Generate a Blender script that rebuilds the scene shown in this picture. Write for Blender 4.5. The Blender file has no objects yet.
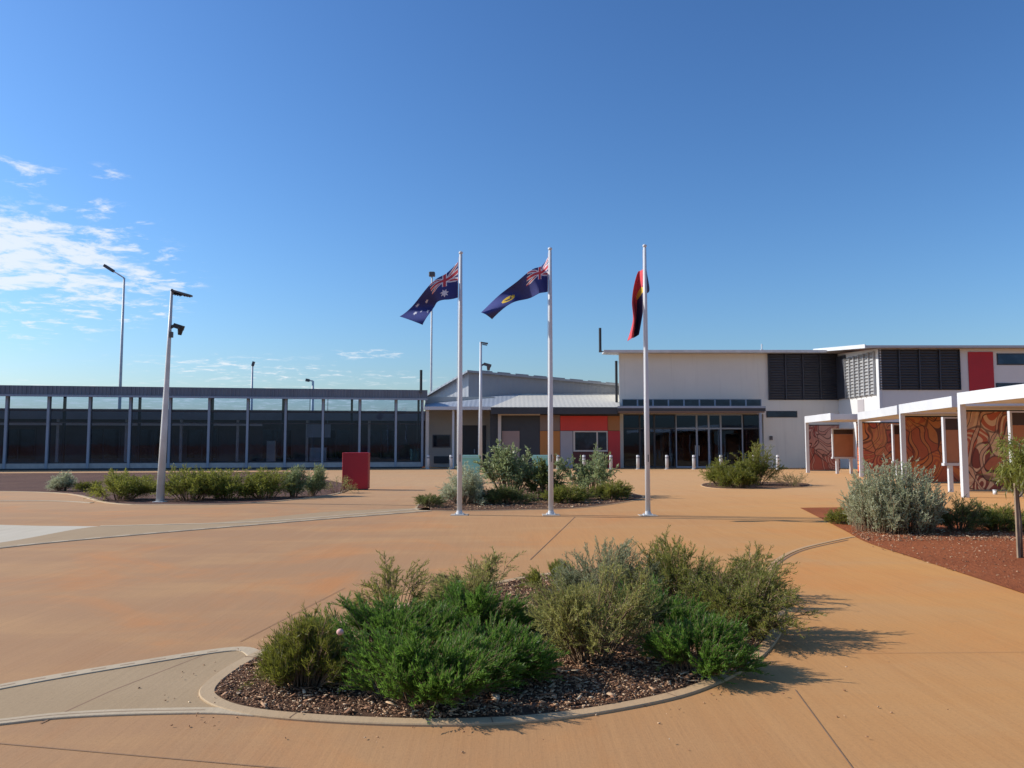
import bpy, math, random
import numpy as np
from mathutils import Vector, Matrix

random.seed(7)
SC = bpy.context.scene
COL = SC.collection
R = math.radians

# ------------------------------------------------------------------ camera numbers
F_PX, CAM_H = 800.0, 1.6
PITCH = math.atan(60 / 800.0)
CS, SN = math.cos(PITCH), math.sin(PITCH)


def P(px, py, Y):
    """world point at distance Y seen at a picture position"""
    u, v = (px - 512) / F_PX, (384 - py) / F_PX
    dy, dz = CS - v * SN, SN + v * CS
    return (Y * u / dy, Y, CAM_H + Y * dz / dy)


def G(px, py):
    """world ground point (x, y)"""
    u, v = (px - 512) / F_PX, (384 - py) / F_PX
    dy, dz = CS - v * SN, SN + v * CS
    t = -CAM_H / dz
    return (u * t, dy * t)


def X_(px, Y, py=444):
    return P(px, py, Y)[0]


def Z_(py, Y):
    return P(512, py, Y)[2]


# ------------------------------------------------------------------ materials
class NT:
    def __init__(s, tree):
        s.t = tree; s.n = tree.nodes; s.l = tree.links

    def new(s, typ, **kw):
        n = s.n.new(typ)
        for k, v in kw.items():
            setattr(n, k, v)
        return n

    def put(s, sock, v):
        if hasattr(v, 'is_output') or isinstance(v, bpy.types.NodeSocket):
            s.l.new(v, sock)
        elif v is not None:
            if isinstance(v, (tuple, list)) and len(v) == 3 and sock.type == 'RGBA':
                v = tuple(v) + (1,)
            sock.default_value = v

    def math(s, op, a, b=None, c=None, clamp=False):
        n = s.new('ShaderNodeMath', operation=op, use_clamp=clamp)
        s.put(n.inputs[0], a)
        if b is not None: s.put(n.inputs[1], b)
        if c is not None: s.put(n.inputs[2], c)
        return n.outputs[0]

    def mix(s, fac, a, b, blend='MIX'):
        n = s.new('ShaderNodeMix', data_type='RGBA', blend_type=blend)
        s.put(n.inputs['Factor'], fac)
        s.put(n.inputs[6], a); s.put(n.inputs[7], b)
        return n.outputs[2]

    def noise(s, vec, scale, detail=4, rough=.55, dist=0.0):
        n = s.new('ShaderNodeTexNoise')
        if vec is not None: s.l.new(vec, n.inputs['Vector'])
        n.inputs['Scale'].default_value = scale
        n.inputs['Detail'].default_value = detail
        n.inputs['Roughness'].default_value = rough
        n.inputs['Distortion'].default_value = dist
        return n.outputs['Fac']

    def ramp(s, fac, stops):
        n = s.new('ShaderNodeValToRGB')
        cr = n.color_ramp
        while len(cr.elements) < len(stops):
            cr.elements.new(.5)
        for e, (p, c) in zip(cr.elements, stops):
            e.position = p
            e.color = tuple(c) + (1,) if len(c) == 3 else c
        s.put(n.inputs[0], fac)
        return n.outputs[0]

    def smooth(s, v, a, b):
        n = s.new('ShaderNodeMapRange', interpolation_type='SMOOTHSTEP')
        s.put(n.inputs[0], v)
        n.inputs[1].default_value = a; n.inputs[2].default_value = b
        return n.outputs[0]

    def mapping(s, vec, scale=(1, 1, 1), rot=(0, 0, 0), loc=(0, 0, 0)):
        n = s.new('ShaderNodeMapping')
        s.l.new(vec, n.inputs['Vector'])
        n.inputs['Scale'].default_value = scale
        n.inputs['Rotation'].default_value = rot
        n.inputs['Location'].default_value = loc
        return n.outputs[0]

    def bump(s, h, strength, dist=.02):
        n = s.new('ShaderNodeBump')
        n.inputs['Strength'].default_value = strength
        n.inputs['Distance'].default_value = dist
        s.l.new(h, n.inputs['Height'])
        return n.outputs[0]


def newmat(name):
    m = bpy.data.materials.new(name)
    m.use_nodes = True
    nt = NT(m.node_tree)
    bs = m.node_tree.nodes['Principled BSDF']
    return m, nt, bs


def pos(nt):
    return nt.new('ShaderNodeNewGeometry').outputs['Position']


def paint(name, col, rough=.5, var=.12, scale=1.2, metal=0.0, bump=.0, spec=.4, streak=False):
    m, nt, bs = newmat(name)
    p = pos(nt)
    n1 = nt.noise(p, scale, 5, .6)
    f = nt.smooth(n1, .25, .75)
    lo = tuple(c * (1 - var) for c in col); hi = tuple(min(1, c * (1 + var * .6)) for c in col)
    c = nt.mix(f, lo, hi)
    if streak:
        v = nt.mapping(p, (3.5, 3.5, .22))
        s = nt.smooth(nt.noise(v, 1.0, 4, .6), .52, .8)
        c = nt.mix(nt.math('MULTIPLY', s, .22), c, tuple(k * .55 for k in col))
    nt.put(bs.inputs['Base Color'], c)
    nt.put(bs.inputs['Roughness'], nt.math('MULTIPLY_ADD', n1, .2, rough - .1))
    bs.inputs['Metallic'].default_value = metal
    bs.inputs['Specular IOR Level'].default_value = spec
    if bump:
        nt.l.new(nt.bump(nt.noise(p, 60, 3), bump, .004), bs.inputs['Normal'])
    return m


def ribbed(name, col, pitch=.12, axis=(1, 0, 0), rough=.4, metal=.3, depth=.02, var=.1):
    m, nt, bs = newmat(name)
    p = pos(nt)
    w = nt.new('ShaderNodeTexWave', wave_type='BANDS', bands_direction='X')
    ang = math.atan2(axis[1], axis[0])
    v = nt.mapping(p, rot=(0, 0, -ang))
    nt.l.new(v, w.inputs['Vector'])
    w.inputs['Scale'].default_value = .314 / pitch
    n1 = nt.noise(p, .7, 4)
    c = nt.mix(n1, tuple(k * (1 - var) for k in col), tuple(k * (1 + var) for k in col))
    nt.put(bs.inputs['Base Color'], c)
    bs.inputs['Roughness'].default_value = rough
    bs.inputs['Metallic'].default_value = metal
    nt.l.new(nt.bump(w.outputs['Fac'], .4, depth), bs.inputs['Normal'])
    return m


def foliage_mat(name, cols, transl=.35, gloss=.0):
    """cols: dark, mid, light base colours chosen leaf by leaf"""
    m = bpy.data.materials.new(name)
    m.use_nodes = True
    nt = NT(m.node_tree)
    for n in list(nt.n): nt.n.remove(n)
    out = nt.new('ShaderNodeOutputMaterial')
    geo = nt.new('ShaderNodeNewGeometry')
    big = nt.noise(geo.outputs['Position'], 5.0, 2)
    f = nt.math('ADD', nt.math('MULTIPLY', geo.outputs['Random Per Island'], .62), nt.math('MULTIPLY', nt.smooth(big, .3, .7), .38))
    c = nt.ramp(f, [(0.0, cols[0]), (.5, cols[1]), (1.0, cols[2])])
    d = nt.new('ShaderNodeBsdfDiffuse'); nt.put(d.inputs[0], c)
    t = nt.new('ShaderNodeBsdfTranslucent'); nt.put(t.inputs[0], nt.mix(.5, c, tuple(min(1, k * 1.6) for k in cols[2])))
    g = nt.new('ShaderNodeBsdfGlossy'); g.inputs['Roughness'].default_value = .45; nt.put(g.inputs[0], (1, 1, 1))
    m1 = nt.new('ShaderNodeMixShader'); m1.inputs[0].default_value = transl
    nt.l.new(d.outputs[0], m1.inputs[1]); nt.l.new(t.outputs[0], m1.inputs[2])
    m2 = nt.new('ShaderNodeMixShader'); m2.inputs[0].default_value = .02 + gloss
    nt.l.new(m1.outputs[0], m2.inputs[1]); nt.l.new(g.outputs[0], m2.inputs[2])
    nt.l.new(m2.outputs[0], out.inputs[0])
    return m


def glass_mat(name, tint, trans=.6, rough=.02, refl=.5, gtint=(.45, .65, 1.0)):
    m = bpy.data.materials.new(name)
    m.use_nodes = True
    nt = NT(m.node_tree)
    for n in list(nt.n): nt.n.remove(n)
    out = nt.new('ShaderNodeOutputMaterial')
    tr = nt.new('ShaderNodeBsdfTransparent'); nt.put(tr.inputs[0], tuple(k * trans for k in tint))
    gl = nt.new('ShaderNodeBsdfGlossy'); gl.inputs['Roughness'].default_value = rough
    p = pos(nt)
    nt.l.new(nt.bump(nt.noise(p, .9, 2), .03, .05), gl.inputs['Normal'])
    nt.put(gl.inputs[0], gtint)
    fr = nt.new('ShaderNodeFresnel'); fr.inputs[0].default_value = 1.5
    fac = nt.math('MULTIPLY_ADD', fr.outputs[0], refl, .02, clamp=True)
    mx = nt.new('ShaderNodeMixShader'); nt.l.new(fac, mx.inputs[0])
    nt.l.new(tr.outputs[0], mx.inputs[1]); nt.l.new(gl.outputs[0], mx.inputs[2])
    nt.l.new(mx.outputs[0], out.inputs[0])
    return m


def paving_mat(name, cols, grain=1.0, ang=0.0):
    m, nt, bs = newmat(name)
    p = pos(nt)
    big = nt.noise(p, .11, 4, .55)
    mid = nt.noise(nt.mapping(p, (.45, 1.3, 1), (0, 0, ang)), .8, 5, .6, .4)
    sx = nt.new('ShaderNodeSeparateXYZ'); nt.l.new(p, sx.inputs[0])
    # dust from the red beds has stained the paths on the side of the shelters
    side = nt.smooth(nt.math('ADD', sx.outputs[0], nt.math('MULTIPLY', nt.math('SUBTRACT', big, .5), 14)), -4, 8)
    c = nt.mix(side, cols[0], cols[1])
    c = nt.mix(nt.math('MULTIPLY', nt.smooth(mid, .42, .72), .5), c, cols[2])
    pat = nt.smooth(nt.noise(p, .33, 6, .68, .9), .48, .72)
    c = nt.mix(nt.math('MULTIPLY', pat, .5), c, cols[3])
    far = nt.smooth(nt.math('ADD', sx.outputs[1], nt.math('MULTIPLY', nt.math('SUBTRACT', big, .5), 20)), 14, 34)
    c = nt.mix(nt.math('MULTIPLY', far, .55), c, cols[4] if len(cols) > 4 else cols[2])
    fine = nt.noise(p, 42, 4, .75)
    c = nt.mix(nt.math('MULTIPLY', nt.smooth(fine, .46, .72), .22 * grain), c, tuple(k * .55 for k in cols[0]))
    brush = nt.noise(nt.mapping(p, (34, 1.1, 1), (0, 0, ang)), 1.0, 3, .7)
    c = nt.mix(nt.math('MULTIPLY', nt.smooth(brush, .42, .66), .11), c, tuple(k * .6 for k in cols[0]))
    streak = nt.noise(nt.mapping(p, (5.5, .22, 1), (0, 0, ang * .6)), 1.0, 4, .6, .2)
    c = nt.mix(nt.math('MULTIPLY', nt.smooth(streak, .48, .66), .09), c, tuple(k * .62 for k in cols[3]))
    c = nt.mix(nt.math('MULTIPLY', nt.smooth(streak, .46, .30), .07), c, tuple(min(1, k * 1.35) for k in cols[2]))
    spots = nt.smooth(nt.noise(p, 2.6, 3, .5, 1.0), .66, .78)
    c = nt.mix(nt.math('MULTIPLY', spots, .2), c, tuple(k * .62 for k in cols[2]))
    nt.put(bs.inputs['Base Color'], c)
    bs.inputs['Roughness'].default_value = .85
    bs.inputs['Specular IOR Level'].default_value = .25
    h = nt.math('ADD', nt.math('MULTIPLY', brush, .6), nt.math('MULTIPLY', fine, .8))
    nt.l.new(nt.bump(h, .35, .006), bs.inputs['Normal'])
    return m


def soil_mat(name, a, b, c_, scale=9.0):
    m, nt, bs = newmat(name)
    p = pos(nt)
    n1 = nt.noise(p, .6, 4); n2 = nt.noise(p, scale, 6, .7); n3 = nt.noise(p, scale * 5, 3, .7)
    c = nt.mix(nt.smooth(n1, .3, .7), a, b)
    c = nt.mix(nt.math('MULTIPLY', nt.smooth(n2, .5, .75), .7), c, c_)
    nt.put(bs.inputs['Base Color'], c)
    bs.inputs['Roughness'].default_value = .95
    bs.inputs['Specular IOR Level'].default_value = .1
    nt.l.new(nt.bump(nt.math('ADD', n2, nt.math('MULTIPLY', n3, .5)), .9, .05), bs.inputs['Normal'])
    return m


def chip_mat():
    m, nt, bs = newmat('wood_chips')
    geo = nt.new('ShaderNodeNewGeometry')
    c = nt.ramp(geo.outputs['Random Per Island'], [(0, (.11, .05, .025)), (.35, (.27, .125, .06)), (.65, (.43, .23, .12)), (.88, (.60, .39, .22)), (1, (.74, .57, .38))])
    nt.put(bs.inputs['Base Color'], c)
    bs.inputs['Roughness'].default_value = .9
    return m


def mural_mat(name, seed, ramp, dark):
    """painted wall: bands and rounded cells of earth colours outlined in dark"""
    m, nt, bs = newmat(name)
    p = nt.mapping(pos(nt), (1, .02, 1), loc=(seed * 3.7, seed * 1.3, seed * 2.1))
    warp = nt.new('ShaderNodeTexNoise'); warp.inputs['Scale'].default_value = 1.1; warp.inputs['Detail'].default_value = 0
    nt.l.new(p, warp.inputs['Vector'])
    va = nt.new('ShaderNodeVectorMath', operation='MULTIPLY_ADD')
    nt.l.new(warp.outputs['Color'], va.inputs[0]); va.inputs[1].default_value = (1.1, 0, 1.1); nt.l.new(p, va.inputs[2])
    q = va.outputs[0]

    def cells(feature, sc):
        v = nt.new('ShaderNodeTexVoronoi', feature=feature); v.inputs['Scale'].default_value = sc; nt.l.new(q, v.inputs['Vector']); return v
    vo = cells('F1', 1.0); ve = cells('DISTANCE_TO_EDGE', 1.0)
    sep = nt.new('ShaderNodeSeparateColor'); nt.l.new(vo.outputs['Color'], sep.inputs[0])
    rn = nt.new('ShaderNodeValToRGB'); rn.color_ramp.interpolation = 'CONSTANT'
    while len(rn.color_ramp.elements) < len(ramp): rn.color_ramp.elements.new(.5)
    for i, e in enumerate(rn.color_ramp.elements):
        e.position = i / len(ramp); e.color = tuple(ramp[i][1]) + (1,)
    nt.l.new(sep.outputs[0], rn.inputs[0]); c = rn.outputs[0]
    # rings round the middle of some cells
    rings = nt.math('PINGPONG', nt.math('MULTIPLY', vo.outputs['Distance'], 5.0), .5)
    some = nt.math('GREATER_THAN', sep.outputs[1], .45)
    c = nt.mix(nt.math('MULTIPLY', nt.smooth(rings, .27, .31), some), c, ramp[4][1])
    # long flowing bands
    bands = nt.math('PINGPONG', nt.math('MULTIPLY', nt.noise(q, .45, 0), 9), .5)
    c = nt.mix(nt.math('MULTIPLY', nt.smooth(bands, .37, .40), .85), c, ramp[2][1])
    c = nt.mix(nt.math('MULTIPLY', nt.math('COMPARE', bands, .36, .03), .9), c, dark)
    c = nt.mix(nt.math('MULTIPLY', nt.smooth(ve.outputs['Distance'], .04, .015), .7), c, dark)
    # rows of dots
    vd = nt.new('ShaderNodeTexVoronoi', feature='F1'); vd.inputs['Scale'].default_value = 9; vd.inputs['Randomness'].default_value = .35; nt.l.new(p, vd.inputs['Vector'])
    c = nt.mix(nt.math('MULTIPLY', nt.smooth(vd.outputs['Distance'], .3, .25), nt.math('LESS_THAN', nt.math('ABSOLUTE', nt.math('SUBTRACT', nt.noise(p, .7, 0), .52)), .035)), c, ramp[-1][1])
    c = nt.mix(nt.math('MULTIPLY', nt.smooth(nt.noise(p, 5, 4, .7), .5, .75), .25), c, dark)
    nt.put(bs.inputs['Base Color'], c)
    bs.inputs['Roughness'].default_value = .6
    return m


M = {}
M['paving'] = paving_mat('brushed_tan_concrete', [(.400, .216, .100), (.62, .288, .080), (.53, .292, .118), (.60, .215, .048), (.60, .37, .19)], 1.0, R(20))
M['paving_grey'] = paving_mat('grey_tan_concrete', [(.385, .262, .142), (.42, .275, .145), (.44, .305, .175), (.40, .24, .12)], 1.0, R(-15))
M['paving_pale'] = paving_mat('pale_concrete', [(.55, .47, .35), (.55, .45, .32), (.60, .52, .41), (.48, .38, .26)], .6, 0)
M['kerb'] = paving_mat('kerb_concrete', [(.46, .325, .19), (.58, .32, .135), (.52, .37, .215), (.50, .27, .11)], 1.0, 0)
M['strip'] = paving_mat('pale_kerb_strip', [(.50, .385, .25), (.55, .39, .22), (.56, .44, .29), (.48, .33, .19)], 1.0, 0)
M['joint'] = paint('dark_joint', (.27, .155, .085), .9)  # brown tone of the joint lines in the slab
M['red_soil'] = soil_mat('red_earth', (.30, .088, .034), (.37, .112, .042), (.19, .058, .026))
M['dull_soil'] = soil_mat('dull_earth', (.13, .075, .058), (.17, .095, .07), (.09, .05, .04))
M['mulch_soil'] = soil_mat('mulch_earth', (.13, .072, .045), (.19, .105, .065), (.08, .045, .03), 25)
M['chips'] = chip_mat()
M['white'] = paint('white_render', (.66, .655, .64), .55, .05, .5)
M['white_steel'] = paint('white_powdercoat', (.60, .61, .62), .4, .06, .8)
M['pole'] = paint('pale_grey_pole', (.58, .58, .57), .45, .14, 2.5, streak=True)
M['facade'] = paint('grey_white_cladding', (.69, .67, .60), .6, .05, .35, streak=True)
M['beige'] = paint('beige_wall', (.46, .43, .38), .7, .08, .5)
M['clad_light'] = ribbed('ribbed_light_grey', (.42, .43, .45), .3, (1, 0, 0), .5, .1, .02)
M['clad_dark'] = ribbed('ribbed_mid_grey', (.27, .275, .29), .3, (1, 0, 0), .5, .1, .02)
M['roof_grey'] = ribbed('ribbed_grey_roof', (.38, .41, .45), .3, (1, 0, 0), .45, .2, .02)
M['roof_lit'] = ribbed('ribbed_lit_roof', (.52, .49, .43), .3, (1, 0, 0), .85, 0, .012)  # verandah roof in sunlight, its brightness put into the colour
M['roof_blue'] = ribbed('ribbed_slate_roof', (.17, .185, .22), .2, (1, .18, 0), .45, .3, .05)
M['charcoal'] = paint('charcoal_metal', (.045, .048, .055), .5, .15)
M['soft_dark'] = paint('dark_wall', (.05, .053, .065), .7, .2)
M['dim_wall'] = paint('dim_grey_wall', (.13, .135, .15), .7, .2)
M['steel_blue'] = paint('blue_grey_post', (.30, .35, .42), .45, .1)
M['plinth'] = paint('pale_plinth', (.45, .43, .41), .7, .15, 3)
M['louvre'] = paint('navy_louvre', (.055, .058, .072), .45, .15, metal=.2)
M['louvre_light'] = paint('grey_louvre', (.36, .36, .36), .45, .12)
M['red'] = paint('red_panel', (.42, .018, .026), .5, .08)
M['bright_red'] = paint('bright_red_panel', (.62, .05, .035), .5, .06)
M['dark_red'] = paint('dark_red_panel', (.46, .03, .035), .5, .06)
M['orange'] = paint('orange_panel', (.50, .19, .045), .5, .06)
M['ochre'] = paint('ochre_panel', (.36, .15, .045), .5, .06)
M['taupe'] = paint('taupe_panel', (.22, .16, .135), .6, .06)
M['rose_grey'] = paint('rose_grey_panel', (.36, .25, .22), .6, .06)
M['pale_panel'] = paint('pale_grey_panel', (.40, .37, .38), .6, .06)
M['maroon'] = paint('maroon_panel', (.10, .025, .025), .5, .06)
M['frame_pale'] = paint('pale_frame', (.58, .52, .46), .5, .06)
M['window'] = None
M['glass_clear'] = glass_mat('clear_glass', (.78, .88, 1.0), .88, .01, .5, (.9, .95, 1))
M['glass_dark'] = glass_mat('smoked_glass', (.84, .92, 1.0), .86, .02, .16)
M['glass_entry'] = glass_mat('entry_glass', (.66, .8, .95), .5, .02, .55)


def dark_pane():
    m, nt, bs = newmat('dark_window_glass')
    p = pos(nt)
    c = nt.mix(nt.smooth(nt.noise(p, 1.3, 3), .4, .7), (.012, .016, .022), (.03, .045, .06))
    nt.put(bs.inputs['Base Color'], c)
    bs.inputs['Roughness'].default_value = .06
    bs.inputs['Specular IOR Level'].default_value = .6
    nt.put(bs.inputs['Specular Tint'], (.5, .66, 1.0, 1))
    nt.l.new(nt.bump(nt.noise(p, .8, 2), .1, .05), bs.inputs['Normal'])
    return m


M['window'] = dark_pane()
M['teal'] = paint('teal_plastic', (.27, .60, .49), .35, .1)
M['teal_light'] = paint('teal_lid', (.36, .68, .58), .35, .1)
M['board_brown'] = paint('brown_board', (.40, .17, .085), .6, .12, 2)
M['board_dark'] = paint('board_header', (.05, .03, .025), .5, .1)
M['board_frame'] = paint('board_frame', (.55, .55, .56), .4, .06)
M['black'] = paint('black_housing', (.02, .02, .022), .4, .1)
M['dark_grey'] = paint('dark_grey_housing', (.09, .09, .095), .45, .1)
M['bark'] = paint('grey_brown_bark', (.17, .125, .09), .9, .35, 18)
M['twig'] = paint('brown_twig', (.22, .14, .08), .9, .3, 20)
M['stake'] = paint('timber_stake', (.24, .17, .11), .8, .2, 8)
M['blue_flag'] = paint('flag_blue', (.034, .044, .18), .8, .1, 6)
M['red_flag'] = paint('flag_red', (.55, .055, .07), .8, .1, 6)
M['white_flag'] = paint('flag_white', (.72, .68, .70), .8, .06, 6)
M['yellow_flag'] = paint('flag_yellow', (.70, .45, .04), .8, .06, 6)
M['black_flag'] = paint('flag_black', (.03, .026, .075), .8, .1, 6)
M['pink'] = paint('pale_pink', (.72, .40, .34), .8, .15, 60)
M['pad'] = paint('footing_concrete', (.42, .34, .26), .85, .15, 6)
LV = {}
LV['bright'] = foliage_mat('green_needles', [(.04, .085, .010), (.095, .185, .022), (.17, .29, .045)], .42)
LV['yellow'] = foliage_mat('yellow_green_needles', [(.07, .082, .010), (.145, .155, .018), (.22, .22, .035)], .4)
LV['olive'] = foliage_mat('olive_leaves', [(.10, .112, .018), (.19, .20, .035), (.30, .29, .065)], .42)
LV['straw'] = foliage_mat('olive_straw_leaves', [(.15, .148, .028), (.27, .255, .06), (.40, .37, .12)], .42)
LV['greyol'] = foliage_mat('grey_olive_leaves', [(.14, .15, .06), (.26, .27, .125), (.38, .385, .22)], .38)
LV['silver'] = foliage_mat('silver_leaves', [(.21, .225, .115), (.38, .40, .235), (.55, .565, .38)], .34)
LV['dull'] = foliage_mat('dull_green_leaves', [(.055, .075, .018), (.12, .14, .035), (.19, .21, .065)], .38)
LV['mid'] = foliage_mat('mid_green_leaves', [(.09, .105, .013), (.185, .20, .028), (.29, .29, .055)], .42)
LV['broad'] = foliage_mat('grey_green_broad_leaves', [(.10, .135, .045), (.215, .26, .10), (.36, .40, .19)], .38, .02)


# ------------------------------------------------------------------ mesh helpers
class MB:
    def __init__(s):
        s.v = []; s.f = []; s.mi = []

    def add(s, vs, fs, mi=0):
        b = len(s.v)
        s.v.extend([tuple(v) for v in vs])
        for f in fs:
            s.f.append(tuple(b + i for i in f)); s.mi.append(mi)
        return s

    def box(s, x0, x1, y0, y1, z0, z1, mi=0):
        vs = [(x, y, z) for z in (z0, z1) for y in (y0, y1) for x in (x0, x1)]
        return s.add(vs, [(0, 2, 3, 1), (4, 5, 7, 6), (0, 1, 5, 4), (2, 6, 7, 3), (0, 4, 6, 2), (1, 3, 7, 5)], mi)

    def cbox(s, x0, x1, y0, y1, z0, z1, c=.02, mi=0):
        """box with its vertical and top edges chamfered"""
        def ring(i, z):
            return [(x0 + i + c, y0 + i, z), (x1 - i - c, y0 + i, z), (x1 - i, y0 + i + c, z), (x1 - i, y1 - i - c, z),
                    (x1 - i - c, y1 - i, z), (x0 + i + c, y1 - i, z), (x0 + i, y1 - i - c, z), (x0 + i, y0 + i + c, z)]
        vs = ring(0, z0) + ring(0, z1 - c) + ring(c, z1)
        fs = [tuple(reversed(range(8))), tuple(range(16, 24))]
        for k in range(2):
            for i in range(8):
                j = (i + 1) % 8
                fs.append((k * 8 + i, k * 8 + j, k * 8 + 8 + j, k * 8 + 8 + i))
        return s.add(vs, fs, mi)

    def obox(s, c, ex, ey, ez, mi=0):
        c, ex, ey, ez = map(Vector, (c, ex, ey, ez))
        vs = [c + ex * a + ey * b + ez * d for d in (-.5, .5) for b in (-.5, .5) for a in (-.5, .5)]
        return s.add(vs, [(0, 2, 3, 1), (4, 5, 7, 6), (0, 1, 5, 4), (2, 6, 7, 3), (0, 4, 6, 2), (1, 3, 7, 5)], mi)

    def bar(s, a, b, w, h, mi=0):
        a, b = Vector(a), Vector(b)
        d = b - a
        up = Vector((0, 0, 1)) if abs(d.normalized().z) < .95 else Vector((0, 1, 0))
        sd = d.cross(up).normalized(); u = sd.cross(d).normalized()
        return s.obox((a + b) / 2, d, sd * w, u * h, mi)

    def tube(s, pts, rad, n=12, mi=0, cap=True):
        pts = [Vector(p) for p in pts]
        if not isinstance(rad, (list, tuple)): rad = [rad] * len(pts)
        vs = []; fs = []
        for i, p in enumerate(pts):
            a = pts[max(0, i - 1)]; b = pts[min(len(pts) - 1, i + 1)]
            d = (b - a).normalized()
            ref = Vector((0, 1, 0)) if abs(d.y) < .9 else Vector((1, 0, 0))
            sd = d.cross(ref).normalized(); u = sd.cross(d).normalized()
            for k in range(n):
                t = 2 * math.pi * k / n
                vs.append(p + (sd * math.cos(t) + u * math.sin(t)) * rad[i])
        for i in range(len(pts) - 1):
            for k in range(n):
                k2 = (k + 1) % n
                fs.append((i * n + k, i * n + k2, (i + 1) * n + k2, (i + 1) * n + k))
        if cap:
            fs.append(tuple(reversed(range(n)))); fs.append(tuple((len(pts) - 1) * n + k for k in range(n)))
        return s.add(vs, fs, mi)

    def ball(s, c, r, n=12, sz=1.0, mi=0):
        vs = [(c[0], c[1], c[2] - r * sz)]; fs = []
        m = n // 2
        for i in range(1, m):
            th = math.pi * i / m
            for k in range(n):
                ph = 2 * math.pi * k / n
                vs.append((c[0] + r * math.sin(th) * math.cos(ph), c[1] + r * math.sin(th) * math.sin(ph), c[2] - r * sz * math.cos(th)))
        vs.append((c[0], c[1], c[2] + r * sz))
        for k in range(n):
            fs.append((0, 1 + (k + 1) % n, 1 + k)); fs.append((len(vs) - 1, 1 + (m - 2) * n + k, 1 + (m - 2) * n + (k + 1) % n))
        for i in range(m - 2):
            for k in range(n):
                k2 = (k + 1) % n
                fs.append((1 + i * n + k, 1 + i * n + k2, 1 + (i + 1) * n + k2, 1 + (i + 1) * n + k))
        return s.add(vs, fs, mi)

    def prism(s, poly, off, mi=0):
        """closed polygon (3-D points) extruded by a vector"""
        n = len(poly); o = Vector(off)
        vs = [Vector(p) for p in poly] + [Vector(p) + o for p in poly]
        fs = [tuple(range(n)), tuple(reversed(range(n, 2 * n)))]
        for i in range(n):
            j = (i + 1) % n
            fs.append((i, i + n, j + n, j))
        return s.add(vs, fs, mi)

    def build(s, name, mats, root=None, smooth=False):
        o = (0, 0, 0) if root is None else root.location
        me = bpy.data.meshes.new(name)
        me.from_pydata([(v[0] - o[0], v[1] - o[1], v[2] - o[2]) for v in s.v], [], s.f)
        if not isinstance(mats, (list, tuple)): mats = [mats]
        for m in mats: me.materials.append(m)
        if len(mats) > 1: me.polygons.foreach_set('material_index', s.mi)
        if smooth: me.polygons.foreach_set('use_smooth', [True] * len(s.f))
        me.validate(); me.update()
        bmfix(me)
        ob = bpy.data.objects.new(name, me)
        COL.objects.link(ob)
        if root is not None: ob.parent = root
        return ob


def bmfix(me):
    import bmesh
    if len(me.polygons) > 20000: return
    bm = bmesh.new(); bm.from_mesh(me)
    bmesh.ops.recalc_face_normals(bm, faces=bm.faces)
    bm.to_mesh(me); bm.free()


def tag(o, label=None, cat=None, group=None, kind=None):
    if label: o['label'] = label
    if cat: o['category'] = cat
    if group: o['group'] = group
    if kind: o['kind'] = kind
    return o


def thing(name, loc, label, cat, group=None):
    o = bpy.data.objects.new(name, None)
    o.empty_display_size = .2
    o.location = loc
    COL.objects.link(o)
    return tag(o, label, cat, group)


def dup(root, loc, label, rz=0.0, scale=None, group=None):
    r = root.copy(); COL.objects.link(r)
    r.location = loc; r.rotation_euler = (0, 0, rz)
    if scale: r.scale = scale
    r['label'] = label
    if group: r['group'] = group
    for ch in list(root.children):
        c = ch.copy(); COL.objects.link(c); c.parent = r
        for g in list(ch.children):
            d = g.copy(); COL.objects.link(d); d.parent = c
    return r


def smooth_poly(pts, n=8, closed=True):
    """Catmull-Rom through ground points"""
    out = []; m = len(pts)
    rng = range(m) if closed else range(m - 1)
    for i in rng:
        if closed:
            p0, p1, p2, p3 = (np.array(pts[(i + k) % m], float) for k in (-1, 0, 1, 2))
        else:
            p0, p1, p2, p3 = (np.array(pts[min(m - 1, max(0, i + k))], float) for k in (-1, 0, 1, 2))
        for j in range(n):
            t = j / n
            out.append(tuple(.5 * ((2 * p1) + (-p0 + p2) * t + (2 * p0 - 5 * p1 + 4 * p2 - p3) * t * t + (-p0 + 3 * p1 - 3 * p2 + p3) * t ** 3)))
    if not closed: out.append(tuple(map(float, pts[-1])))
    return out


def sheet(name, poly, z, mat, kind='structure'):
    """flat polygon, triangulated"""
    from mathutils.geometry import tessellate_polygon
    vs = [Vector((p[0], p[1], z)) for p in poly]
    mb = MB(); mb.add(vs, [tuple(t) for t in tessellate_polygon([vs])])
    for i, f in enumerate(mb.f):
        a, b, c = (Vector(mb.v[k]) for k in f)
        if (b - a).cross(c - a).z < 0: mb.f[i] = f[::-1]
    o = mb.build(name, mat)
    return tag(o, kind=kind) if kind else o


def ribbon(name, path, w, z0, z1, mat, bevel=.015, closed=False, kind='structure'):
    """kerb or strip swept along a ground path: raised profile with rounded arrises"""
    pts = [Vector((p[0], p[1], 0)) for p in path]
    n = len(pts); mb = MB()
    prof = [(-w / 2, z0), (-w / 2, z1 - bevel), (-w / 2 + bevel, z1), (w / 2 - bevel, z1), (w / 2, z1 - bevel), (w / 2, z0)]
    k = len(prof); vs = []
    for i, p in enumerate(pts):
        a = pts[(i - 1) % n] if closed else pts[max(0, i - 1)]
        b = pts[(i + 1) % n] if closed else pts[min(n - 1, i + 1)]
        d = (b - a).normalized(); s_ = Vector((d.y, -d.x, 0))
        for (o, z) in prof: vs.append((p.x + s_.x * o, p.y + s_.y * o, z))
    fs = []
    for i in range(n if closed else n - 1):
        j = (i + 1) % n
        for q in range(k - 1):
            fs.append((i * k + q, i * k + q + 1, j * k + q + 1, j * k + q))
    mb.add(vs, fs)
    o = mb.build(name, mat)
    return tag(o, kind=kind) if kind else o


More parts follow.
